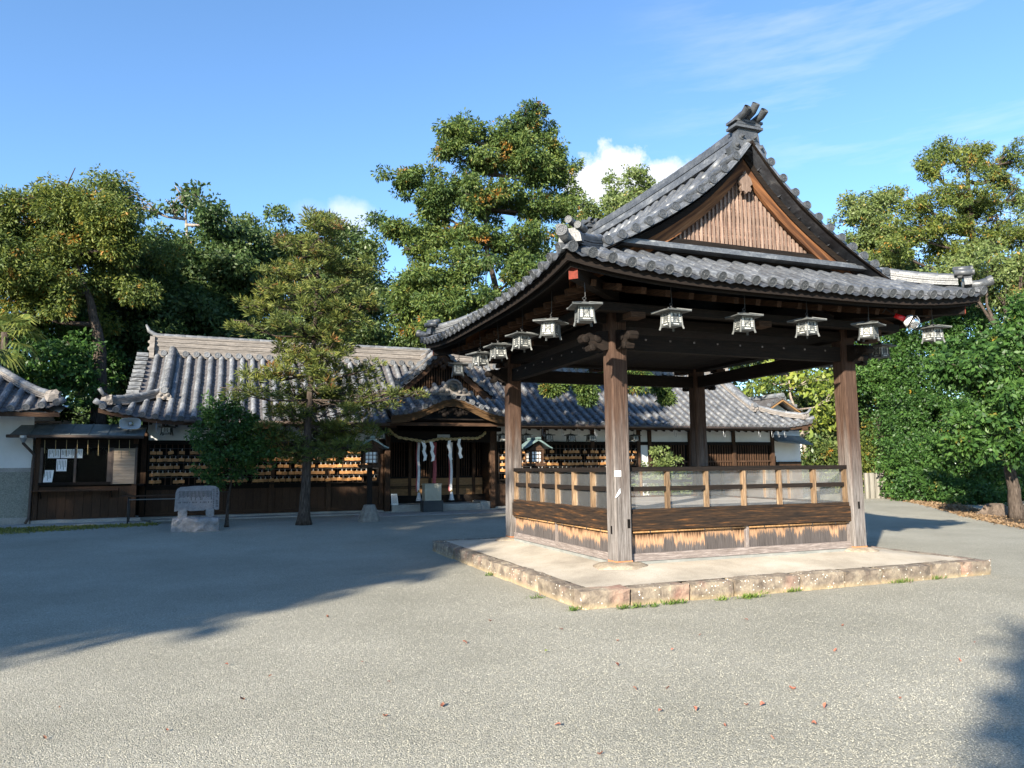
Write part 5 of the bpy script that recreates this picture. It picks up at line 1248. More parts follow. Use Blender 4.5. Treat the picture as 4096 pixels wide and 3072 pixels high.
    for i in range(1, 7):
        X = -5.30 + 3.12 * i / 7; part('roof_seam', MB().beam((X, AY - .52, 2.60), (X, AY + .30, 2.93), .018, .018), 'copper_sheet', rf)
    part('roof_cap', MB().box(-5.05, -4.3, AY + .22, AY + .42, 2.93, 2.99), 'brown_metal', rf)
    part('gutter', MB().tube([(-5.36, AY - .56, 2.545), (-2.18, AY - .56, 2.53)], .042, 8), 'brown_metal', t, True)
    part('rain_hopper', MB().lathe([(.04, 2.38), (.06, 2.43), (.09, 2.50), (.09, 2.56)], (-4.98, AY - .56, 0), 10), 'steel', t)
    part('downpipe', MB().tube([(-4.98, AY - .56, 2.44), (-4.98, AY - .56, 2.36), (-4.80, AY - .2, 2.08), (-4.82, AY - .16, 1.9), (-4.84, AY - .16, .42), (-4.90, AY - .22, .28)], .036, 8), 'brown_metal', t, True)
    # paper cord fringe under the roof
    for i in range(9):
        X = -4.55 + .25 * i; part('fringe_straw', MB().tube([(X, AY - .3, 2.46), (X + .01, AY - .3, 2.1 - .03 * (i % 3))], .007, 5), 'straw', t)
    h = thing('horn_speaker', 'grey horn loudspeaker on the pent roof of the ticket office', 'loudspeaker', (-2.53, AY - .05, 2.80))
    c = Vector((-2.53, AY - .52, 2.90)); b = MB(); pr = [(.20, -.0, .115), (.205, .02, .12), (.15, .05, .09), (.08, .10, .055), (.05, .18, .045)]
    for w, y, hh in pr + [(.18, .012, .10), (.11, .06, .07), (.05, .11, .03)]:
        pass
    n = 20
    def ring(w, y, hh): return [(c.x + 1.22 * w * (abs(math.cos(a)) ** .6) * (1 if math.cos(a) > 0 else -1), c.y + y, c.z + 1.15 * hh * (abs(math.sin(a)) ** .6) * (1 if math.sin(a) > 0 else -1)) for a in [2 * math.pi * k / n for k in range(n)]]
    def loft(rs):
        b = MB()
        for r_ in rs: b.v += ring(*r_)
        for j in range(len(rs) - 1):
            for k in range(n): b.f.append((j * n + k, j * n + (k + 1) % n, (j + 1) * n + (k + 1) % n, (j + 1) * n + k))
        return b
    part('horn_mouth', loft([(.045, .17, .04), (.09, .12, .06), (.15, .07, .09), (.205, .0, .125), (.22, -.01, .135), (.215, .02, .13), (.16, .08, .10), (.1, .14, .07), (.06, .24, .06)]), 'horn_grey', h, True)
    part('horn_cone', MB().lathe([(.035, .0), (.05, .06), (.03, .16)], (c.x, c.y + .02, c.z), 10, 'y'), 'horn_grey', h, True)
    part('bracket', MB().beam((c.x, c.y + .2, c.z - .02), (c.x, c.y + .26, 2.70), .03, .03), 'steel', h)
ticket_office()

def white_building():
    t = thing('plaster_storehouse', 'white plastered storehouse with pebble-dashed foot and grey tiled hip roof', 'storehouse', (-8.0, 25.5, .2))
    xr_, yf_ = -4.92, 23.1
    part('wall', MB().box(-11, xr_, yf_, yf_ + 5, 1.73, 3.35), 'plaster', t); part('ledge', MB().box(-11, xr_ + .02, yf_ - .03, yf_ + 5, 1.62, 1.728), 'concrete', t)
    part('foot_wall', MB().box(-11, xr_, yf_ - .02, yf_ + 5, .42, 1.62), 'pebble_dash', t); part('plinth', MB().box(-11, xr_ + .05, yf_ - .10, yf_ + 5, .1, .42), 'concrete', t)
    ex, ey, ez = -4.05, 21.75, 3.16
    S = lambda X: (lambda d: Vector((X, ey + d, ez + .55 * d + .02 * d * d + .22 * max(0, (X + 5.6) / 1.55) ** 2 * max(0, 1 - d / 1.3))))
    b = MB(); g = []
    for d in (.03, 1, 2, 3.2): g.append([S(-11 + (ex - d - -11) * i / 16)(d) - Vector((0, 0, .04)) for i in range(17)])
    for r_ in g: b.v += [tuple(v) for v in r_]
    b.f = [(j * 17 + i, j * 17 + i + 1, (j + 1) * 17 + i + 1, (j + 1) * 17 + i) for j in range(3) for i in range(16)]
    o = len(b.v); b.v += [tuple(S(ex - d)(d) - Vector((0, 0, .04))) for d in (.03, 1, 2, 3.2)] + [(ex, ey + 8, ez - .04), (ex - 1, ey + 7, ez + .5), (ex - 2, ey + 6, ez + 1.1), (ex - 3.2, ey + 5, ez + 1.9)]; b.f += [(o + i, o + 4 + i, o + 5 + i, o + 1 + i) for i in range(3)]
    roof = part('roof', b, 'hall_pan', t); rows, fr, ds = [], [], []
    X = ex - .12
    while X > -8.2:
        P = S(X); d1 = min(3.1, max(.15, ex - X)); rows.append((P, 0., d1)); fr += row_frames(P, 0., d1, (1, 0, 0), .085, .33, .02); ds.append(disc_frame(P, 0, (1, 0, 0), .088, .055)); X -= .33
    lay(roof, HALL_T, 'hall_tile', fr, ds, 90, pans(rows, .25, MB(), .05, .028), 'hall_pan')
    pts = [tuple(S(ex - d)(d) + Vector((0, 0, .03))) for d in [.25 + 2.8 * i / 7 for i in range(8)]]
    for f in ridge_stack(roof, pts, .22, .15, 3, 'hall_ridge', 'hall_tile', HALL_T, Vector((1, 1, 0)).normalized(), .085, .28, 'hip_ridge_course'): piece('hip_ridge_tile', HALL_T[0], roof, f)
    p = Vector(pts[0]); m = MB().rock(p.x - .16, p.x + .16, p.y - .14, p.y + .12, p.z - .04, p.z + .26, (3, 3, 3), .035, 5, .04); part('hip_ornament', m, 'hall_ridge', roof)
    part('corner_tube', MB().tube([p, p + Vector((.16, -.16, -.05)), p + Vector((.28, -.28, .0))], [.07, .08, .085], 10), 'hall_tile', roof, True)
    part('eave_board', MB().box(-11, ex - .05, ey + .05, ey + .12, ez - .14, ez - .03), 'hall_wood_x', t)
    part('soffit', MB().add([(-11, ey + .1, ez - .10), (ex - .1, ey + .1, ez - .05), (ex - .1, yf_ + .1, 3.42), (-11, yf_ + .1, 3.42)], [(0, 3, 2, 1)]), 'plaster', t)
    part('corner_rafter', MB().beam((ex - .15, ey + .15, ez - .06), (ex - 1.2, ey + 1.3, 3.40), .10, .12), 'hall_wood_x', t)
    # lit notch mouldings on the wall corner
white_building()

def back_house():
    """gable of a house behind the hall's right end"""
    t = thing('back_house', 'small tiled gable roof of a house behind the right end of the hall', 'house', (23.0, 30, .2))
    c = at(3118, 1590, y=29.0); X, Z = c.x, c.z
    part('wall', MB().prism([(X - 1.6, .2), (X + 1.6, .2), (X + 1.6, Z - 1.1), (X, Z - .2), (X - 1.6, Z - 1.1)], 'xz', 29.4, 33), 'plaster', t)
    for sx in (-1, 1):
        A = [(X, 28.8, Z), (X + sx * 2.2, 28.8, Z - 1.25)]; B = [(X, 33.2, Z), (X + sx * 2.2, 33.2, Z - 1.25)]
        part('roof_slope', MB().add([A[0], A[1], B[1], B[0]] + [(x, y, z - .09) for x, y, z in (A[0], A[1], B[1], B[0])], [(0, 1, 2, 3), (7, 6, 5, 4), (0, 4, 5, 1), (1, 5, 6, 2), (2, 6, 7, 3), (3, 7, 4, 0)]), 'hall_pan', t)
        part('bargeboard', MB().beam((X, 28.83, Z - .16), (X + sx * 2.2, 28.83, Z - 1.41), .05, .16, (0, 1, 0)), 'honey_wood', t)
        for i in range(7): piece('verge_disc', HALL_T[1], t, frame((X + sx * (.15 + .33 * i), 28.8, Z + .06 - .568 * (.15 + .33 * i)), (0, -1, 0), (1, 0, 0), (0, 0, 1), .08, .08, .08))
    part('ridge', MB().tube([(X, 28.75, Z + .1), (X, 33, Z + .1)], .12, 8), 'hall_tile', t)
back_house()

def stele():
    t = thing('stone_tablet', 'inscribed grey stone tablet on two feet and a rough-hewn base', 'stone tablet', (-.70, 19.35, .16)); y = 19.35
    xa, xb = -1.21, -.16; g = .14
    part('base_block', MB().rock(xa, xb, y - .2, y + .25, g - .02, g + .37, (9, 3, 4), .022, 6, .03), 'granite', t)
    for X in (-.985, -.385): part('foot', MB().rock(X - .10, X + .10, y - .10, y + .14, g + .372, g + .57, (2, 2, 2), .012, int(X * 50), .02), 'granite', t)
    pr = [(-1.165, .51), (-1.15, .95), (-1.12, 1.04), (-1.05, 1.085), (-.9, 1.09), (-.75, 1.105), (-.4, 1.105), (-.28, 1.095), (-.205, 1.04), (-.185, .95), (-.185, .535), (-.26, .53), (-.285, .55), (-.49, .54), (-.51, .52), (-.82, .515), (-.88, .535), (-1.09, .525)]
    sl = part('slab', MB().prism([(x, z + g) for x, z in pr], 'xz', y - .06, y + .09), 'cut_granite', t)
    yy = y - .0605
    def text(s, X, Z, size, step):
        b = MB()
        for i, ch in enumerate(s):
            if ch == ' ': continue
            cu = bpy.data.curves.new('glyph', 'FONT'); cu.body = ch; cu.size = size; cu.align_x = 'CENTER'; cu.resolution_u = 1
            ob = bpy.data.objects.new('glyph', cu); me = bpy.data.meshes.new_from_object(ob)
            o = len(b.v); b.v += [(X + v.co.x, yy - .001, Z - step * i + v.co.y) for v in me.vertices]; b.f += [tuple(k + o for k in p.vertices) for p in me.polygons]
            bpy.data.objects.remove(ob); bpy.data.curves.remove(cu); bpy.data.meshes.remove(me)
        return b
    try:
        part('title_column', text('木魚神社 御祭神', -.235, g + 1.0, .062, .058), 'ink', sl, kind='stuff')
    except Exception as e: print('text', e)
    b = MB(); q = random.Random(4)
    for k in range(10):
        z = g + 1.02 - .047 * k; b.box(-.325, -.290, yy - .0015, yy, z - .008, z - .004).box(-.311, -.305, yy - .0030, yy - .0016, z - .036, z + .002).box(-.322 + .004 * (k % 3), -.295, yy - .0045, yy - .0031, z - .026, z - .021)
    for c in range(25):
        X = -.36 - .0295 * c; z = g + .985; end = g + q.choice((.84, .78, .84, .86))
        while z > end:
            h = q.uniform(.012, .022); b.box(X - .008, X + .008, yy - .0015, yy, z - h, z); z -= h + .008
        if q.random() < .55: b.box(X - .006, X + .006, yy - .0015, yy, g + .70, g + .735)
    part('inscription', b, 'ink', sl, kind='stuff')
stele()

def table():
    t = thing('folding_table', 'long narrow folding table set against the boards behind the stone tablet', 'table', (-1.7, 22.2, .25)); g = G(0, 22)
    part('table_top', MB().box(-2.62, -.90, 22.0, 22.42, .93, .965), 'hall_wood_x', t)
    for X in (-2.45, -1.05):
        for Y in (22.05, 22.37): part('leg', MB().tube([(X, Y, g), (X, Y, .93)], .016, 8), 'iron', t, True)
        part('leg_brace', MB().tube([(X, 22.05, .35), (X, 22.37, .35)], .012, 6), 'iron', t)
    part('stretcher', MB().tube([(-2.45, 22.05, .86), (-1.05, 22.05, .86)], .012, 6), 'steel', t)
table()

def garden_lamp(X, Y, label, first=None):
    g = G(X, Y); t = thing('wooden_lantern', label, 'lantern post', (X, Y, g), 'wooden lantern posts before the hall')
    part('stone_base', MB().lathe([(.30, -.02), (.27, .12), (.17, .38), (.15, .44), (.10, .45)], (X, Y, g), 8, wob=.06), 'lamp_stone', t)
    part('pole', MB().box(X - .065, X + .065, Y - .065, Y + .065, g + .44, g + 1.45), 'dark_wood_z', t)
    part('shelf', MB().prism([(X - .30, g + 1.50), (X - .22, g + 1.44), (X + .22, g + 1.44), (X + .30, g + 1.50), (X + .28, g + 1.53), (X - .28, g + 1.53)], 'xz', Y - .24, Y + .24), 'hall_wood_x', t)
    for i, j in ((-1, -1), (1, -1), (1, 1), (-1, 1)): part('corner_stile', MB().box(X + i * .19 - .025, X + i * .19 + .025, Y + j * .19 - .025, Y + j * .19 + .025, g + 1.531, g + 1.90), 'hall_wood_z', t)
    for k in range(4):
        Mx = Matrix.Translation((X, Y, 0)) @ Matrix.Rotation(k * math.pi / 2, 4, 'Z')
        w = part('window', MB().box(-.165, .165, -.180, -.170, g + 1.56, g + 1.88).moved(Mx), 'paper', t); b = MB()
        for u in (-.165, -.07, .035, .13): b.box(u, u + .02, -.195, -.181, g + 1.56, g + 1.88)
        for z in (1.56, 1.66, 1.77, 1.865): b.box(-.165, .165, -.200, -.1955, g + z, g + z + .018)
        part('muntin', b.moved(Mx), 'hall_wood_z', w)
    for sx in (-1, 1):
        pr = [(0, 2.19), (.15, 2.11), (.32, 2.0), (.44, 1.95), (.45, 1.98), (.33, 2.04), (.16, 2.16), (0, 2.25)]
        part('roof_slope', MB().prism([(X + sx * u, g + z) for u, z in pr], 'xz', Y - .36, Y + .36), 'verdigris', t)
    part('roof_ridge', MB().box(X - .06, X + .06, Y - .40, Y + .40, g + 2.235, g + 2.29), 'verdigris', t)
    part('gable', MB().prism([(X - .26, g + 1.90), (X + .26, g + 1.90), (X, g + 2.17)], 'xz', Y - .22, Y + .22), 'hall_wood_x', t)
garden_lamp(3.60, 20.25, 'wooden post lantern on stone foot standing left of the porch beside the cedar')
garden_lamp(8.55, 20.45, 'wooden post lantern with green metal roof seen behind the pavilion left post')

def right_side():
    p = at(3545, 1985, z=.15)
    p = Vector((24.9, 22.9, .18)); t = thing('sheet_fence', 'short run of pale corrugated sheet fence among the bushes', 'fence', tuple(p))
    xs = [(i * .085, .03 * math.sin(i * 1.9)) for i in range(15)]
    for k in range(2):
        A = [Vector((p.x - .9 + k * 1.2 + u, p.y + v + .04 * k, p.z)) for u, v in xs]; B = [v + Vector((0, 0, 1.05)) for v in A]
        part('sheet', MB().strip(A, B, [v + Vector((0, .01, 0)) for v in B], [v + Vector((0, .01, 0)) for v in A]), 'fence_sheet', t)
    part('fence_rail', MB().box(p.x - .9, p.x + 1.5, p.y + .09, p.y + .13, p.z + .7, p.z + .76), 'hall_wood_x', t)
    q = at(3985, 2060, z=.05); b = MB().lathe([(.62, -.05), (.42, .06), (.31, .18), (.25, .30), (.18, .34), (.02, .27)], tuple(q), 14, wob=.28, seed=8)
    solo('tree_stump', 'weathered sawn tree stump under the leaning tree', 'stump', b, 'stump_wood', smooth=False)
right_side()

def fallen_leaves():
    q = random.Random(21)
    px = [(1180 * 1.8517, 1407 * 1.8517), (2160, 2380), (2245, 2515), (2470, 2560), (2690, 2600), (2470, 2660), (2670, 2750), (2985, 2815), (3050, 2820), (3300, 2825), (3090, 2950), (2400, 3010), (2640, 2845), (2780, 2838), (3340, 2600), (3370, 2500), (2985, 2480), (2800, 2540), (3840, 2640), (3170, 2750),
          (905, 2660), (1080, 2705), (970, 2795), (670, 2918), (1555, 2728), (1860, 2570), (1310, 2465), (3600, 2790), (3255, 2895), (2540, 2755), (2900, 2900), (1960, 2480), (3900, 2570), (3640, 2330), (3450, 2200), (3680, 2240), (3960, 2240), (2230, 2900), (1770, 2820), (1540, 2860), (1450, 2650), (240, 2830), (180, 2950)]
    shapes = []
    for k in range(4):
        n = 9; b = MB(); L_, w = q.uniform(.035, .05), q.uniform(.010, .018)
        for i in range(n):
            t = i / (n - 1); ww = w * math.sin(math.pi * t) ** .7; z = .012 * math.sin(t * 3.1 + k) + .004
            b.v += [(L_ * (t - .5), -ww, z + .006 * (k % 2)), (L_ * (t - .5), 0, z - .004), (L_ * (t - .5), ww, z + .008)]
        for i in range(n - 1):
            for j in range(2): b.f.append((i * 3 + j, i * 3 + j + 1, i * 3 + 4 + j, i * 3 + 3 + j))
        shapes.append(b.mesh('fallen_leaf', 'leaf_fall'))
    yel = shapes[0].copy(); yel.materials.clear(); yel.materials.append(MATS['leaf_yellow'])
    for i, (x, y) in enumerate(px):
        p = at(x, y, z=.012); o = bpy.data.objects.new('fallen_leaf', yel if i == 0 else shapes[i % 4]); col.objects.link(o); o.location = p
        o.rotation_euler = (R(q.uniform(-18, 18)), R(q.uniform(-18, 18)), q.uniform(0, 6.3)); o.scale = (q.uniform(.5, .95),) * 3
        o['label'] = 'small reddish dry leaf lying on the open gravel' if i else 'single small yellow leaf lying on the open gravel'; o['category'] = 'leaf'; o['group'] = 'dry leaves scattered on the gravel'
fallen_leaves()
# ------------------------------------------------------------------ trees
def leaf_mesh(name, P, D, S, asp, mat, g, fold=.25):
    """diamond leaves: P base points, D directions, S lengths"""
    n = len(P); D = D / (np.linalg.norm(D, axis=1, keepdims=True) + 1e-9)
    r = g.normal(size=(n, 3)); r[:, 2] *= .6; s = np.cross(D, r); s /= (np.linalg.norm(s, axis=1, keepdims=True) + 1e-9); nn = np.cross(s, D)
    S = S[:, None]; w = S * asp / 2
    m = P + D * S * .5 + nn * w * fold
    V = np.stack([P, m + s * w, P + D * S - nn * w * fold, m - s * w], 1).reshape(-1, 3)
    me = bpy.data.meshes.new(name); me.vertices.add(4 * n); me.vertices.foreach_set('co', V.ravel().astype(np.float32))
    me.loops.add(4 * n); me.loops.foreach_set('vertex_index', np.arange(4 * n, dtype=np.int32)); me.polygons.add(n)
    me.polygons.foreach_set('loop_start', np.arange(0, 4 * n, 4, dtype=np.int32)); me.polygons.foreach_set('loop_total', np.full(n, 4, np.int32))
    me.materials.append(MATS[mat]); me.update(calc_edges=True); return me
def clump_leaves(C, Rad, per, kind, g, size):
    """leaves round each clump centre, lying toward the clump's skin"""
    n = len(C); N = n * per; ctr = np.repeat(C, per, 0); rad = np.repeat(Rad, per, 0)
    u = g.normal(size=(N, 3)); u /= np.linalg.norm(u, axis=1, keepdims=True); rr = g.uniform(.25, 1, N) ** .45
    if kind == 'sugi':
        u[:, 2] = np.abs(u[:, 2]) * .9 - .25
    P = ctr + u * rad * rr[:, None]
    if kind == 'broad': D = u * .55 + g.normal(size=(N, 3)) * .6 + np.array([0, 0, -.35]); S = size * g.uniform(.5, 1.5, N)
    elif kind == 'hinoki': D = u * .8 + g.normal(size=(N, 3)) * .35 + np.array([0, 0, -.45]); S = size * g.uniform(.6, 1.4, N)
    else: D = u * .9 + g.normal(size=(N, 3)) * .25 + np.array([0, 0, .15]); S = size * g.uniform(.6, 1.4, N)
    return P, D, S
ASP = {'broad': .48, 'hinoki': .36, 'sugi': .16}
def shell_clumps(lobes, g, dens, crad):
    """sub-clump centres spread over the skin of each lobe (x, y, z, rx, ry, rz)"""
    C, Rr = [], []
    for (x, y, z, rx, ry, rz) in lobes:
        n = max(4, int(dens * (rx * ry * rz) ** (2 / 3))); u = g.normal(size=(n, 3)); u /= np.linalg.norm(u, axis=1, keepdims=True)
        q = g.uniform(.35, 1.0, n) ** .5 + (g.random(n) < .12) * g.uniform(.05, .3, n)
        C.append(np.array([x, y, z]) + u * np.array([rx, ry, rz]) * q[:, None]); k = crad * g.uniform(.6, 1.35, n); Rr.append(np.c_[k, k, k * .75])
    return np.concatenate(C), np.concatenate(Rr)
def trunk_path(b, path, r0, r1, n=9, seed=0):
    q = random.Random(seed); pts = [Vector(p) for p in path]; out = []
    m = 5
    for i in range(len(pts) - 1):
        for k in range(m): out.append(pts[i].lerp(pts[i + 1], k / m) + Vector((q.uniform(-.3, .3), q.uniform(-.3, .3), 0)) * r0 * .3 * (1 if i + k else 0))
    out.append(pts[-1]); N = len(out)
    rs = [r0 + (r1 - r0) * (i / (N - 1)) ** .8 for i in range(N)]; rs[0] *= 1.35; rs[1] *= 1.1
    b.tube(out, rs, n); return b
def tree(name, label, cat, base, path, r0, lobes, kind, mat, size, dens, per, crad, seed, group=None, limbs=True, clip=None, trunkmat='bark', twigs=0, limb_z=-9, drop=.3, limb_r=1., split=False):
    g = np.random.default_rng(seed); q = random.Random(seed)
    t = thing(name, label, cat, tuple(base), group); b = MB()
    trunk_path(b, path, r0, r0 * .10, 9, seed); pts = [Vector(p) for p in path]
    dense = [pts[i].lerp(pts[i + 1], k / 6) for i in range(len(pts) - 1) for k in range(6)]; dense = dense[len(dense) // 5:]
    if limbs:
        for lb in lobes:
            if lb[2] < limb_z: continue
            c = Vector(lb[:3]); a = min(dense, key=lambda v: (v - c).length + max(0, v.z - c.z + drop) * 2); mid = a.lerp(c, .5) + Vector((q.uniform(-.3, .3), q.uniform(-.3, .3), -.15))
            b.tube([a, mid, c], [r0 * .36 * limb_r, r0 * .22 * limb_r, r0 * .10 * limb_r], 6)
            for _ in range(4 + twigs):
                e = c + Vector((q.uniform(-1, 1) * lb[3], q.uniform(-1, 1) * lb[4], q.uniform(-.6, 1) * lb[5])) * .85; s = mid.lerp(c, q.random())
                b.tube([s, s.lerp(e, .55) + Vector((0, 0, .1)), e], [r0 * .12, r0 * .07, .012], 5)
    part('trunk', b, trunkmat, t, True)
    if split:
        sub_ = [(x, y, z, rx * .66, ry * .66, rz * .66) for (x, y, z, rx, ry, rz) in lobes]
        for (x, y, z, rx, ry, rz) in lobes:
            for _ in range(8):
                k = q.uniform(.22, .46); e = q.uniform(.7, 1.5); sub_.append((x + q.gauss(0, .58) * rx, y + q.gauss(0, .45) * ry, z + q.gauss(0, .58) * rz, rx * k * e, ry * k * e, rz * k / e * 1.2))
        lobes = sub_
    C, Rr = shell_clumps(lobes, g, dens, crad)
    if clip is not None: k = C[:, 2] < clip + g.normal(size=len(C)) * .25; C, Rr = C[k], Rr[k]
    P, D, S = clump_leaves(C, Rr, per, kind, g, size)
    me = leaf_mesh('crown', P - np.array(base), D, S, ASP[kind], mat, g); o = bpy.data.objects.new('crown', me); col.objects.link(o); o.parent = t; o['kind'] = 'stuff'
    return t
def lobe(px, py, wpx, hpx, Y, dy=None):
    """a lobe of the crown seen at a pixel, at depth Y"""
    c = at(px, py, y=Y); s = 1.08 * (c - CAM).dot(fw) / F_PX; return (c.x, c.y, c.z, wpx * s, (dy if dy else wpx * s), hpx * s)
GB = 'trees of the wood behind the hall'
def woods():
    # --- behind the hall, left to right
    b = at(395, 1700, y=27.5); base = (b.x, 27.5, .2); p = lambda px, py, Y=27.5: tuple(at(px, py, y=Y))
    tree('cypress_tree', 'spreading cypress with bare crooked trunk and orange tints beside the storehouse', 'tree', base, [base, p(400, 1500), p(395, 1350), p(360, 1200), p(300, 1050), p(270, 850)], .30,
         [lobe(250, 800, 190, 90, 27.5), lobe(80, 880, 170, 140, 28), lobe(430, 860, 170, 110, 27.5), lobe(330, 990, 220, 120, 28), lobe(80, 1080, 190, 130, 27), lobe(250, 1150, 200, 100, 28), lobe(-120, 950, 200, 220, 28), lobe(100, 1250, 150, 90, 28), lobe(500, 970, 70, 60, 27)],
         'hinoki', 'leaf_hinoki_gold', .125, 76, 62, .30, 11, GB, split=True)
    c = at(720, 1250, y=33)
    tree('evergreen_oak', 'broad dark evergreen oak rising behind the left end of the hall', 'tree', (c.x, 33, .2), [(c.x, 33, .2), (c.x, 33, 4), (c.x + .2, 33, 7)], .38,
         [lobe(620, 1050, 220, 170, 33), lobe(820, 1080, 190, 160, 33), lobe(700, 1270, 300, 170, 32), lobe(500, 1300, 170, 170, 31), lobe(930, 1250, 130, 170, 33), lobe(480, 1480, 170, 130, 31), lobe(700, 1420, 260, 120, 31)],
         'broad', 'leaf_dark', .18, 50, 60, .42, 12, GB, split=True)
    c = at(800, 900, y=36)
    tree('bare_tree', 'thin half-bare tree with twiggy top above the evergreen oak', 'tree', (c.x, 36, .2), [(c.x, 36, .2), (c.x + .1, 36, 6), (c.x - .1, 36, 9), p(745, 900, 36), p(740, 760, 36)], .22,
         [lobe(735, 790, 45, 60, 36), lobe(810, 800, 60, 60, 36), lobe(870, 890, 80, 50, 36), lobe(690, 830, 40, 50, 36), lobe(560, 830, 60, 40, 36)], 'broad', 'leaf_dark', .22, 30, 22, .28, 13, GB, twigs=14, trunkmat='twig')
    c = at(1250, 1200, y=35)
    tree('evergreen_oak', 'rounded evergreen oak standing behind the cedar and the hall ridge', 'tree', (c.x, 35, .2), [(c.x, 35, .2), (c.x, 35, 4), (c.x, 35, 8)], .36,
         [lobe(1060, 1060, 110, 100, 35), lobe(1180, 990, 110, 80, 35), lobe(1380, 1040, 130, 120, 35), lobe(1450, 1180, 90, 130, 35), lobe(1200, 1180, 250, 140, 34), lobe(1400, 1330, 200, 110, 33), lobe(1080, 1320, 160, 110, 33), lobe(980, 1130, 60, 80, 34)],
         'broad', 'leaf_camphor', .165, 44, 60, .40, 14, GB, split=True)
    tree('evergreen_oak', 'low evergreen oak filling the gap behind the pavilion roof edge', 'tree', (11, 36, .2), [(11, 36, .2), (11, 36, 4), (11, 36, 6)], .3,
         [lobe(1620, 1330, 120, 90, 33), lobe(1760, 1250, 140, 130, 33), lobe(1900, 1350, 160, 130, 32), lobe(2150, 1250, 200, 200, 36), lobe(2350, 1100, 150, 160, 38)], 'broad', 'leaf_camphor', .21, 32, 34, .42, 15, GB, split=True)
    # tall cypress rising between hall and pavilion roof
    Y = 19.6; base = (at(2056, 1800, y=Y).x, Y, G(0, Y)); P_ = lambda px, py: tuple(at(px, py, y=Y))
    tree('tall_cypress', 'tall ragged cypress with orange flecks towering above the hall roof', 'tree', base, [base, P_(2056, 1700), P_(2045, 1480), P_(1995, 1200), P_(1950, 1020), P_(1935, 800), P_(2010, 600), P_(2080, 480)], .17,
         [lobe(2110, 500, 75, 70, Y), lobe(2050, 580, 110, 60, Y), lobe(2190, 570, 60, 60, Y), lobe(1850, 530, 85, 55, Y), lobe(1790, 580, 50, 50, Y), lobe(1920, 640, 120, 70, Y), lobe(2160, 690, 100, 80, Y), lobe(2250, 690, 50, 50, Y),
          lobe(1780, 750, 90, 60, Y), lobe(1640, 720, 60, 40, Y), lobe(1920, 800, 120, 70, Y), lobe(2130, 820, 110, 70, Y), lobe(2250, 830, 60, 60, Y), lobe(1720, 850, 70, 45, Y), lobe(1590, 930, 50, 35, Y), lobe(1820, 950, 110, 60, Y), lobe(2060, 960, 130, 60, Y),
          lobe(1680, 1010, 90, 50, Y), lobe(1870, 1090, 130, 60, Y - 1), lobe(2080, 1080, 100, 70, Y - 1), lobe(1650, 1140, 110, 60, Y), lobe(1780, 1200, 130, 60, Y - 1), lobe(1620, 1250, 90, 60, Y), lobe(1960, 1210, 120, 50, Y - 1), lobe(1760, 1330, 90, 50, Y - 1), lobe(2200, 1550, 13, 13, Y), lobe(2240, 1535, 10, 8, Y), lobe(2330, 1550, 22, 10, Y), lobe(2355, 1590, 9, 12, Y), lobe(2640, 1550, 18, 12, Y + .5), lobe(2665, 1590, 9, 13, Y + .5), lobe(2500, 1480, 120, 40, Y), lobe(2300, 1400, 120, 60, Y)],
         'hinoki', 'leaf_hinoki',   .105, 120, 76, .19, 16, limb_z=5.2, split=True)
    # right of the cypress, far behind the pavilion
    tree('mixed_tree', 'distant light tree peeping over the pavilion roof beside the cloud', 'tree', (20.5, 42, .2), [(20.5, 42, .2), (20.5, 42, 6), (20.5, 42, 11)], .3,
         [lobe(2350, 860, 110, 70, 42), lobe(2480, 800, 70, 60, 42), lobe(2560, 740, 60, 60, 42), lobe(2430, 900, 150, 80, 42), lobe(2700, 850, 150, 130, 42)], 'broad', 'leaf_light', .2, 34, 34, .36, 17, GB, split=True)
    # cedar in the yard
    g = G(0, 20); base = (1.86, 19.9, g); Y = 19.9; P_ = lambda px, py, dy=0: tuple(at(px, py, y=Y + dy))
    lob = []; q = random.Random(8)
    rows = ((905, 1250, 1330, 4), (990, 1140, 1400, 5), (1075, 1070, 1440, 6), (1150, 1010, 1450, 6), (1230, 990, 1500, 7), (1310, 960, 1480, 6), (1370, 1150, 1420, 4), (1440, 1090, 1380, 5), (1500, 970, 1520, 7), (1560, 900, 1500, 6), (1590, 1180, 1560, 5), (1640, 1080, 1480, 6), (1710, 1010, 1500, 7), (1770, 1090, 1450, 5), (1820, 1120, 1390, 4))
    for py, xa, xb, n in rows:
        for i in range(n):
            px = xa + (xb - xa) * (i + q.uniform(.1, .9)) / n; edge = abs((px - (xa + xb) / 2) / ((xb - xa) / 2)); dy = q.uniform(-1, 1) * 1.3 * (1 - edge * .7)
            l_ = lobe(px, py + q.uniform(-22, 22), 58, 34, Y + dy); lob.append(l_)
    lob += [lobe(1278, 880, 22, 30, Y), lobe(1600, 1570, 40, 16, Y - .8), lobe(1690, 1580, 30, 14, Y - .9)]
    tree('cedar_tree', 'layered olive cedar with fluted grey trunk standing in the gravel before the hall', 'tree', base, [base, P_(1222, 1950), P_(1232, 1700), P_(1255, 1400), P_(1270, 1100), P_(1278, 880)], .165,
         lob, 'sugi', 'leaf_sugi', .15, 96, 46, .15, 18, drop=-.15, limb_r=.45)
    # sapling by the tablet
    base = (.0, 20.0, G(0, 20)); Y = 20.0
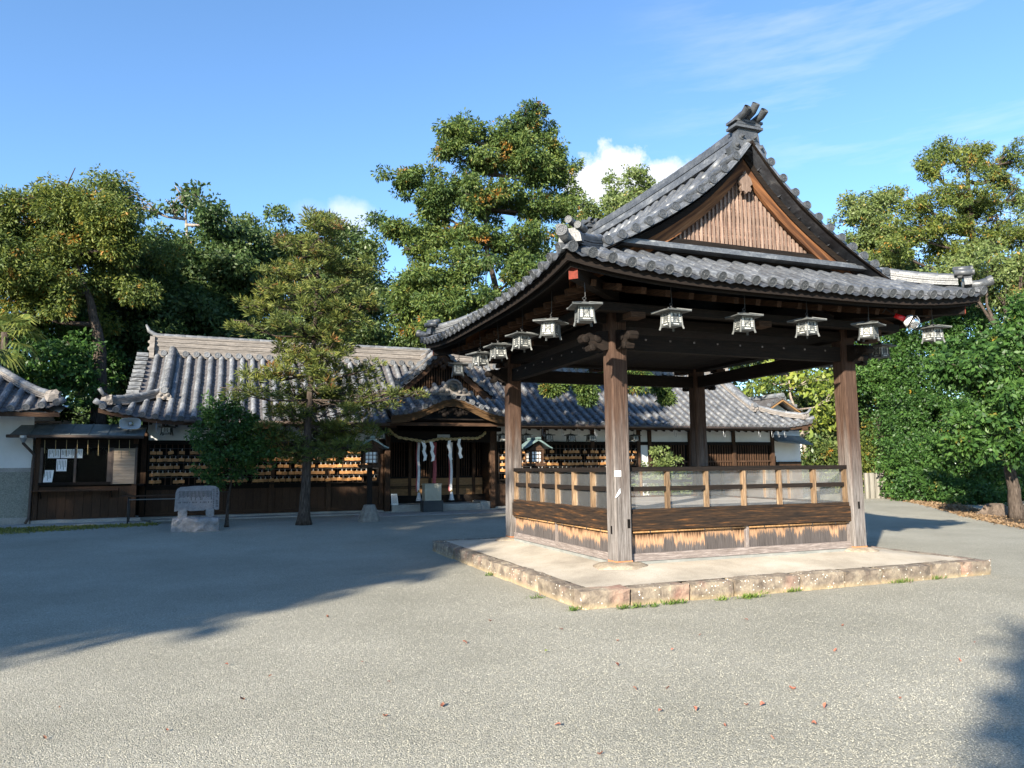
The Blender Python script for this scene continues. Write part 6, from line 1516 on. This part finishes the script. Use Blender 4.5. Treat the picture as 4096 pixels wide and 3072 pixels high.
    tree('leafy_sapling', 'small bushy evergreen with thin stem right beside the stone tablet', 'small tree', base, [base, P_(912, 2000, .1), P_(930, 1900, .1), P_(940, 1750, .1)], .05,
         [lobe(830, 1720, 70, 60, Y), lobe(930, 1690, 90, 70, Y), lobe(1020, 1740, 90, 70, Y), lobe(880, 1640, 50, 60, Y), lobe(950, 1620, 30, 50, Y), lobe(830, 1640, 20, 60, Y), lobe(900, 1800, 120, 60, Y), lobe(1050, 1800, 60, 60, Y), lobe(830, 1870, 50, 60, Y), lobe(870, 1920, 40, 30, Y), lobe(960, 1870, 50, 50, Y)],
         'broad', 'leaf_green', .085, 150, 40, .14, 19)
    # shrub before the lattice windows
    c = at(2655, 1860, y=21.5)
    tree('camellia_shrub', 'small yellowish green shrub before the white pilaster of the hall', 'shrub', (c.x, 21.5, .2), [(c.x, 21.5, .2), (c.x, 21.5, .9), (c.x, 21.5, 1.6)], .05,
         [lobe(2650, 1820, 40, 40, 21.5), lobe(2620, 1870, 45, 35, 21.5), lobe(2700, 1870, 45, 40, 21.5), lobe(2650, 1930, 70, 50, 21.5), lobe(2720, 1950, 50, 50, 21.5), lobe(2580, 1940, 40, 40, 21.5)], 'broad', 'leaf_light', .10, 130, 34, .13, 20)
    # yellow-leaved tree beyond the hall's right end
    tree('paulownia_tree', 'pale trunked tree with big yellow-green leaves beyond the hall right end', 'tree', (27.2, 29, .2), [(27.2, 29, .2), tuple(at(3200, 1700, y=29)), tuple(at(3160, 1580, y=29)), tuple(at(3150, 1450, y=29))], .16,
         [lobe(3250, 1510, 110, 60, 28), lobe(3130, 1480, 90, 50, 29), lobe(3320, 1600, 60, 80, 27), lobe(3270, 1680, 60, 40, 28), lobe(3050, 1520, 60, 40, 30)], 'broad', 'leaf_yellow', .30, 26, 9, .45, 21, trunkmat='twig')
    GR = 'trees along the right edge of the yard'
    tree('evergreen_tree', 'dense green tree behind the hall right end and the pavilion post', 'tree', (31, 31, .2), [(31, 31, .2), (31, 31, 4), (31, 31, 7)], .3,
         [lobe(3130, 1600, 150, 110, 33), lobe(3300, 1450, 160, 130, 33), lobe(3330, 1700, 130, 150, 30), lobe(3250, 1850, 130, 130, 29), lobe(3450, 1600, 120, 200, 30), lobe(3000, 1350, 250, 150, 36)], 'broad', 'leaf_camphor', .22, 34, 36, .42, 22, GR)
    Y = 22.5; P_ = lambda px, py, Y=Y: tuple(at(px, py, y=Y))
    base = (at(3960, 1950, y=Y).x, Y, .2)
    tree('golden_cypress', 'tall open cypress with orange autumn sprays against the sky', 'tree', base, [base, P_(3950, 1500), P_(3900, 1100), P_(3880, 860), P_(3870, 700), P_(3860, 600)], .30,
         [lobe(3790, 610, 80, 50, Y), lobe(3900, 640, 60, 50, Y), lobe(3720, 680, 60, 40, Y), lobe(4050, 650, 60, 60, Y), lobe(3980, 720, 70, 50, Y), lobe(3780, 780, 130, 50, Y), lobe(3930, 840, 110, 50, Y), lobe(4080, 800, 70, 60, Y), lobe(3650, 830, 100, 45, Y), lobe(3780, 900, 130, 50, Y), lobe(3980, 950, 110, 50, Y), lobe(3650, 950, 90, 50, Y), lobe(3820, 1010, 150, 50, Y), lobe(4080, 950, 90, 60, Y), lobe(3560, 1000, 60, 40, Y)],
         'hinoki', 'leaf_hinoki_gold', .12, 60, 56, .22, 23, GR, twigs=3, split=True)
    tree('light_tree', 'pale green loose-leaved tree left of the golden cypress', 'tree', (29, 26.5, .2), [(29, 26.5, .2), (29, 26.5, 5), tuple(at(3480, 900, y=26.5))], .24,
         [lobe(3430, 860, 80, 60, 26.5), lobe(3520, 830, 80, 50, 26.5), lobe(3480, 960, 110, 70, 26.5), lobe(3600, 950, 100, 80, 26), lobe(3430, 1060, 100, 60, 26), lobe(3560, 1090, 120, 60, 26), lobe(3500, 1250, 150, 120, 26), lobe(3700, 1150, 120, 80, 26)], 'broad', 'leaf_light', .135, 50, 54, .32, 24, GR, split=True)
    tree('light_tree', 'pale drooping tree with twiggy gaps at the right of the golden cypress', 'tree', (28, 19.5, .1), [(28, 19.5, .1), (28, 19.5, 4), (27.8, 19.5, 7)], .24,
         [lobe(3950, 1060, 110, 50, 20), lobe(4080, 1080, 80, 80, 20), lobe(3850, 1090, 110, 50, 20), lobe(4010, 1180, 90, 60, 20), lobe(4100, 1280, 80, 90, 20), lobe(4200, 1000, 100, 200, 20)], 'broad', 'leaf_light', .135, 48, 50, .30, 25, GR, split=True)
    b_ = at(4075, 2075, z=.03); Y = b_.y; base = tuple(b_); P_ = lambda px, py, dy=0.: tuple(at(px, py, y=Y + dy))
    tree('leaning_tree', 'leaning evergreen with big drooping glossy leaves over the right yard edge', 'tree', base, [base, P_(4040, 1880), P_(4015, 1750), P_(4000, 1550), P_(4020, 1350)], .20,
         [lobe(3990, 1370, 110, 70, Y), lobe(4080, 1300, 70, 90, Y), lobe(3930, 1450, 100, 50, Y - .5), lobe(4050, 1470, 90, 70, Y - .5), lobe(3990, 1580, 110, 60, Y - .5), lobe(3880, 1690, 90, 60, Y - .5), lobe(4060, 1650, 80, 70, Y - .5), lobe(4060, 1780, 70, 50, Y - .6), lobe(3860, 1760, 60, 40, Y - .5), lobe(3800, 1480, 70, 40, Y), lobe(4180, 1500, 110, 200, Y)],
         'broad', 'leaf_green', .15, 80, 40, .27, 26, GR, split=True)
    # camellia hedge
    k = [(3560, 1500, 110, 110, 25), (3700, 1450, 130, 110, 24), (3830, 1560, 120, 130, 22), (3620, 1660, 100, 120, 24), (3750, 1700, 130, 120, 22.5), (3640, 1820, 120, 90, 22), (3790, 1850, 130, 110, 20.5), (3700, 1950, 110, 70, 20.5), (3850, 1980, 110, 60, 19), (3620, 1940, 70, 70, 22), (3930, 1850, 110, 150, 19.5), (3900, 1700, 100, 120, 20.5), (4050, 1900, 110, 150, 19.5), (3520, 1380, 110, 90, 26), (3700, 1300, 150, 110, 24), (3860, 1330, 120, 120, 22.5), (3960, 1990, 60, 40, 18.2), (4080, 1700, 120, 150, 20.5), (4150, 1850, 120, 200, 19.5), (4050, 1500, 150, 150, 22), (3480, 1500, 110, 120, 27), (3940, 1180, 150, 100, 24)]
    lb = [lobe(*v) for v in k]
    tree('camellia_hedge', 'thick wall of glossy green camellia with orange fruit along the yard edge', 'hedge', (24.5, 20.5, .15), [(24.5, 20.5, .15), (24.5, 20.8, .5), (25.0, 21.2, 1.0)], .10, lb, 'broad', 'leaf_green', .125, 84, 50, .30, 27, limbs=False)
    lb = [lobe(*v) for v in ((3530, 1700, 60, 60, 27), (3500, 1760, 60, 60, 27), (3480, 1850, 70, 90, 27), (3500, 1940, 40, 40, 24.5), (3330, 1900, 120, 120, 28), (3180, 1900, 120, 100, 30))]
    tree('undergrowth', 'mixed low undergrowth behind the sheet fence', 'shrub', (29, 27, .2), [(29, 27, .2), (29, 27, 1), (29, 27, 2)], .08, lb, 'hinoki', 'leaf_hinoki_gold', .15, 60, 40, .26, 28, limbs=False)
    # orange-flecked shrubs at the foot of the left cypress
    lb = [lobe(*v) for v in ((150, 1430, 130, 70, 26.5), (260, 1500, 90, 70, 26.5), (90, 1540, 110, 60, 26.5), (300, 1420, 60, 70, 27), (330, 1560, 50, 70, 26.8), (200, 1620, 90, 50, 26), (20, 1400, 120, 90, 28), (-60, 1550, 140, 130, 27), (300, 1330, 100, 80, 29), (180, 1330, 120, 70, 29), (420, 1450, 60, 120, 29), (430, 1620, 50, 90, 28))]
    tree('autumn_shrub', 'green shrub with orange leaf patches behind the storehouse roof', 'shrub', (at(200, 1600, y=26.5).x, 26.5, .2), [(at(200, 1600, y=26.5).x, 26.5, .2), tuple(at(200, 1600, y=26.5)), tuple(at(200, 1500, y=26.5))], .08, lb, 'broad', 'leaf_green', .15, 60, 40, .26, 29)
    # dark tree mass further back so no bare horizon shows through
    for i, (X, Yd, w, h) in enumerate(((-16, 46, 7, 9), (-4, 50, 8, 11), (8, 52, 8, 11), (20, 52, 8, 9), (32, 46, 8, 9), (41, 38, 7, 9), (44, 26, 6, 9), (-24, 38, 7, 10))):
        tree('forest_tree', ('dark broad-crowned tree deep in the wood beyond the yard'), 'tree', (X, Yd, .2), [(X, Yd, .2), (X, Yd, h * .4), (X, Yd, h * .6)], .35,
             [(X, Yd, h * .55, w * .6, 3, h * .4), (X - w * .5, Yd, h * .4, w * .5, 3, h * .36), (X + w * .5, Yd, h * .4, w * .5, 3, h * .36), (X, Yd - 2, h * .25, w * .7, 2, h * .25)], 'broad', 'leaf_dark', .42, 10, 44, .9, 40 + i, 'trees deep in the wood')
woods()

def palm():
    Y = 24.8; c = at(20, 1330, y=Y); base = (c.x, Y, .2); t = thing('fan_palm', 'fan palm with yellowing skirt rising behind the storehouse roof', 'palm', base)
    part('trunk', MB().tube([base, (c.x + .05, Y, 2), (c.x, Y, c.z)], [.14, .12, .10], 8), 'bark', t, True); q = random.Random(6)
    for k in range(22):
        el = q.uniform(-1.2, 1.1); az = q.uniform(0, 6.28); d = Vector((math.cos(az) * math.cos(el), math.sin(az) * math.cos(el), math.sin(el))); L_ = q.uniform(.45, .7); h = c + d * L_ + Vector((0, 0, -.08))
        b = MB().tube([c, c + d * L_ * .5 + Vector((0, 0, .03)), h], [.018, .012, .008], 5); s = d.cross(Vector((0, 0, 1))).normalized(); n = 13
        for j in range(n):
            a = (j / (n - 1) - .5) * 2.9; e = d * math.cos(a) + s * math.sin(a); m = h + e * .32; tip = h + e * .60 + Vector((0, 0, -.22 - .08 * q.random())); w = s * math.cos(a) * .03 - d * math.sin(a) * .03
            b.add([h, m + w, tip, m - w], [(0, 1, 2, 3)])
        part('frond', b, 'leaf_palm', t)
palm()

def shade_trees():
    """the wood left of and behind the yard: it throws the long shadow over the gravel and the hall front"""
    d = SUN_TRAVEL; n = Vector((-d.y, d.x, 0)); O = Vector((-1.7, 7.4, 0)); GS = 'tall trees of the grove outside the yard to the left'
    k = 0
    for off, back, rad, z0, z1 in ((2.6, 14, 2.7, 3.5, 12.6), (6.2, 15, 3.1, 3.0, 13.2), (10.8, 16, 3.1, 3.5, 13.4), (15.6, 17, 3.2, 3.0, 13.6), (20.5, 18, 3.2, 3.5, 13.6), (25.5, 19, 3.2, 3.0, 13.2), (4.0, 20, 3.0, 3.0, 9.5), (9.0, 22, 3.2, 3.0, 10), (14, 23, 3.2, 3.0, 10)):
        p = O + n * off - d * back; k += 1; q = random.Random(k); lobes = []
        m = int((z1 - z0) / 1.15)
        for i in range(m):
            z = z0 + (z1 - z0) * (i + .5) / m; w = rad * (.95 - .25 * i / m)
            for j in range(3):
                a = q.uniform(0, 6.28); rr = w * .45; lobes.append((p.x + math.cos(a) * rr, p.y + math.sin(a) * rr, z, w * .62, w * .62, .85))
        tree('grove_tree', 'tall dark evergreen of the grove left of the gravel yard', 'tree', (p.x, p.y, 0), [(p.x, p.y, 0), (p.x, p.y, 5), (p.x, p.y, 9), (p.x, p.y, z1 - .5)], .3, lobes, 'broad', 'leaf_dark', .46, 20, 20, .55, 60 + k, GS, clip=z1)
    # tree behind the photographer: its crown shades the right front corner of the yard
    p = Vector((5.75, 2.95, 0)) - d * 13.8
    lobes = [(p.x + q_ * .2, p.y - q_ * .2, z, r_, r_, .55) for z, r_, q_ in ((3.3, 1.2, .3), (3.75, 1.15, 0), (4.2, 1.05, 0), (4.75, 1.05, .5), (5.3, .95, -.3), (5.85, .85, .4), (6.35, .6, 0))]
    tree('grove_tree', 'slim tree behind the near end of the yard', 'tree', (p.x, p.y, 0), [(p.x, p.y, 0), (p.x, p.y, 4), (p.x, p.y, 7)], .10, lobes, 'broad', 'leaf_dark', .25, 70, 30, .35, 80, GS)
shade_trees()

def low_plants():
    g = np.random.default_rng(9)
    def field(name, pts, size, asp, mat, upw=1.):
        P = np.array(pts); N = len(P); D = g.normal(size=(N, 3)) * .5; D[:, 2] = upw * np.abs(g.normal(size=N)) + .3 * upw
        o = bpy.data.objects.new(name, leaf_mesh(name, P, D, size * g.uniform(.5, 1.4, N), asp, mat, g)); col.objects.link(o); o['kind'] = 'stuff'; return o
    a, b_, c, d = PL; pts = []
    def tuft(x, y, n, r):
        for _ in range(n): pts.append((x + g.normal() * r, y - abs(g.normal()) * r * .4, .0))
    for px, py, n, w in ((2490, 2432, 60, .05), (2545, 2428, 60, .05), (2610, 2425, 40, .04), (2690, 2412, 130, .08), (2885, 2398, 50, .05), (2990, 2388, 190, .10), (3045, 2372, 130, .06), (3165, 2365, 60, .06), (2290, 2440, 60, .04), (1960, 2300, 60, .05), (2150, 2390, 40, .05), (3270, 2350, 50, .05), (3600, 2328, 80, .08), (3740, 2315, 40, .05)):
        p = at(px, py, z=.01); tuft(p.x, p.y, n, w)
    field('grass_tufts', pts, .06, .16, 'grass_leaf', 1.0)
    pts = []
    for _ in range(5200):
        x, y = g.uniform(-6.2, -1.7), g.uniform(19.9, 22.2)
        if y > 20.0 + max(0, (x + 5.4)) * .42 + g.normal() * .18: pts.append((x, y, G(x, y)))
    field('moss_patch', pts, .06, .5, 'moss_leaf', .5)
    # ferny dry leaves under the right-hand trees
    pts = []
    A, B = at(3470, 1985, z=.15), at(4200, 2125, z=.05)
    for _ in range(14000):
        t = g.uniform(0, 1.35); p = A.lerp(B, t); e = g.normal() * .3 + .45 if g.random() < .6 else g.uniform(.4, 3.5); x, y = p.x + e * .75, p.y + e * .5; pts.append((x, y, G(x, y) + .01))
    field('leaf_litter', pts, .085, .5, 'leaf_dead', .12)
    # soil under the trees on the right
    bb = MB(); m = 40
    L1 = [A.lerp(B, i / 24) + Vector((.35 + .25 * math.sin(i * 1.7), .15, .0)) for i in range(m + 1)]; L2 = [v + Vector((14, 9, 0)) for v in L1]
    bb.strip([Vector((v.x, v.y, G(v.x, v.y) + .03)) for v in L1], [Vector((v.x, v.y, G(v.x, v.y) + .03)) for v in L2]); bb.f = [tuple(reversed(f)) for f in bb.f]
    struct('forest_floor', bb, 'soil')
M('soil', ((.3, (.035, .026, .018)), (.6, (.08, .058, .04)), (.8, (.15, .105, .07))), 6, rough=.95, bmp=.6, bscale=40, spec=.05, rndoff=False)
low_plants()
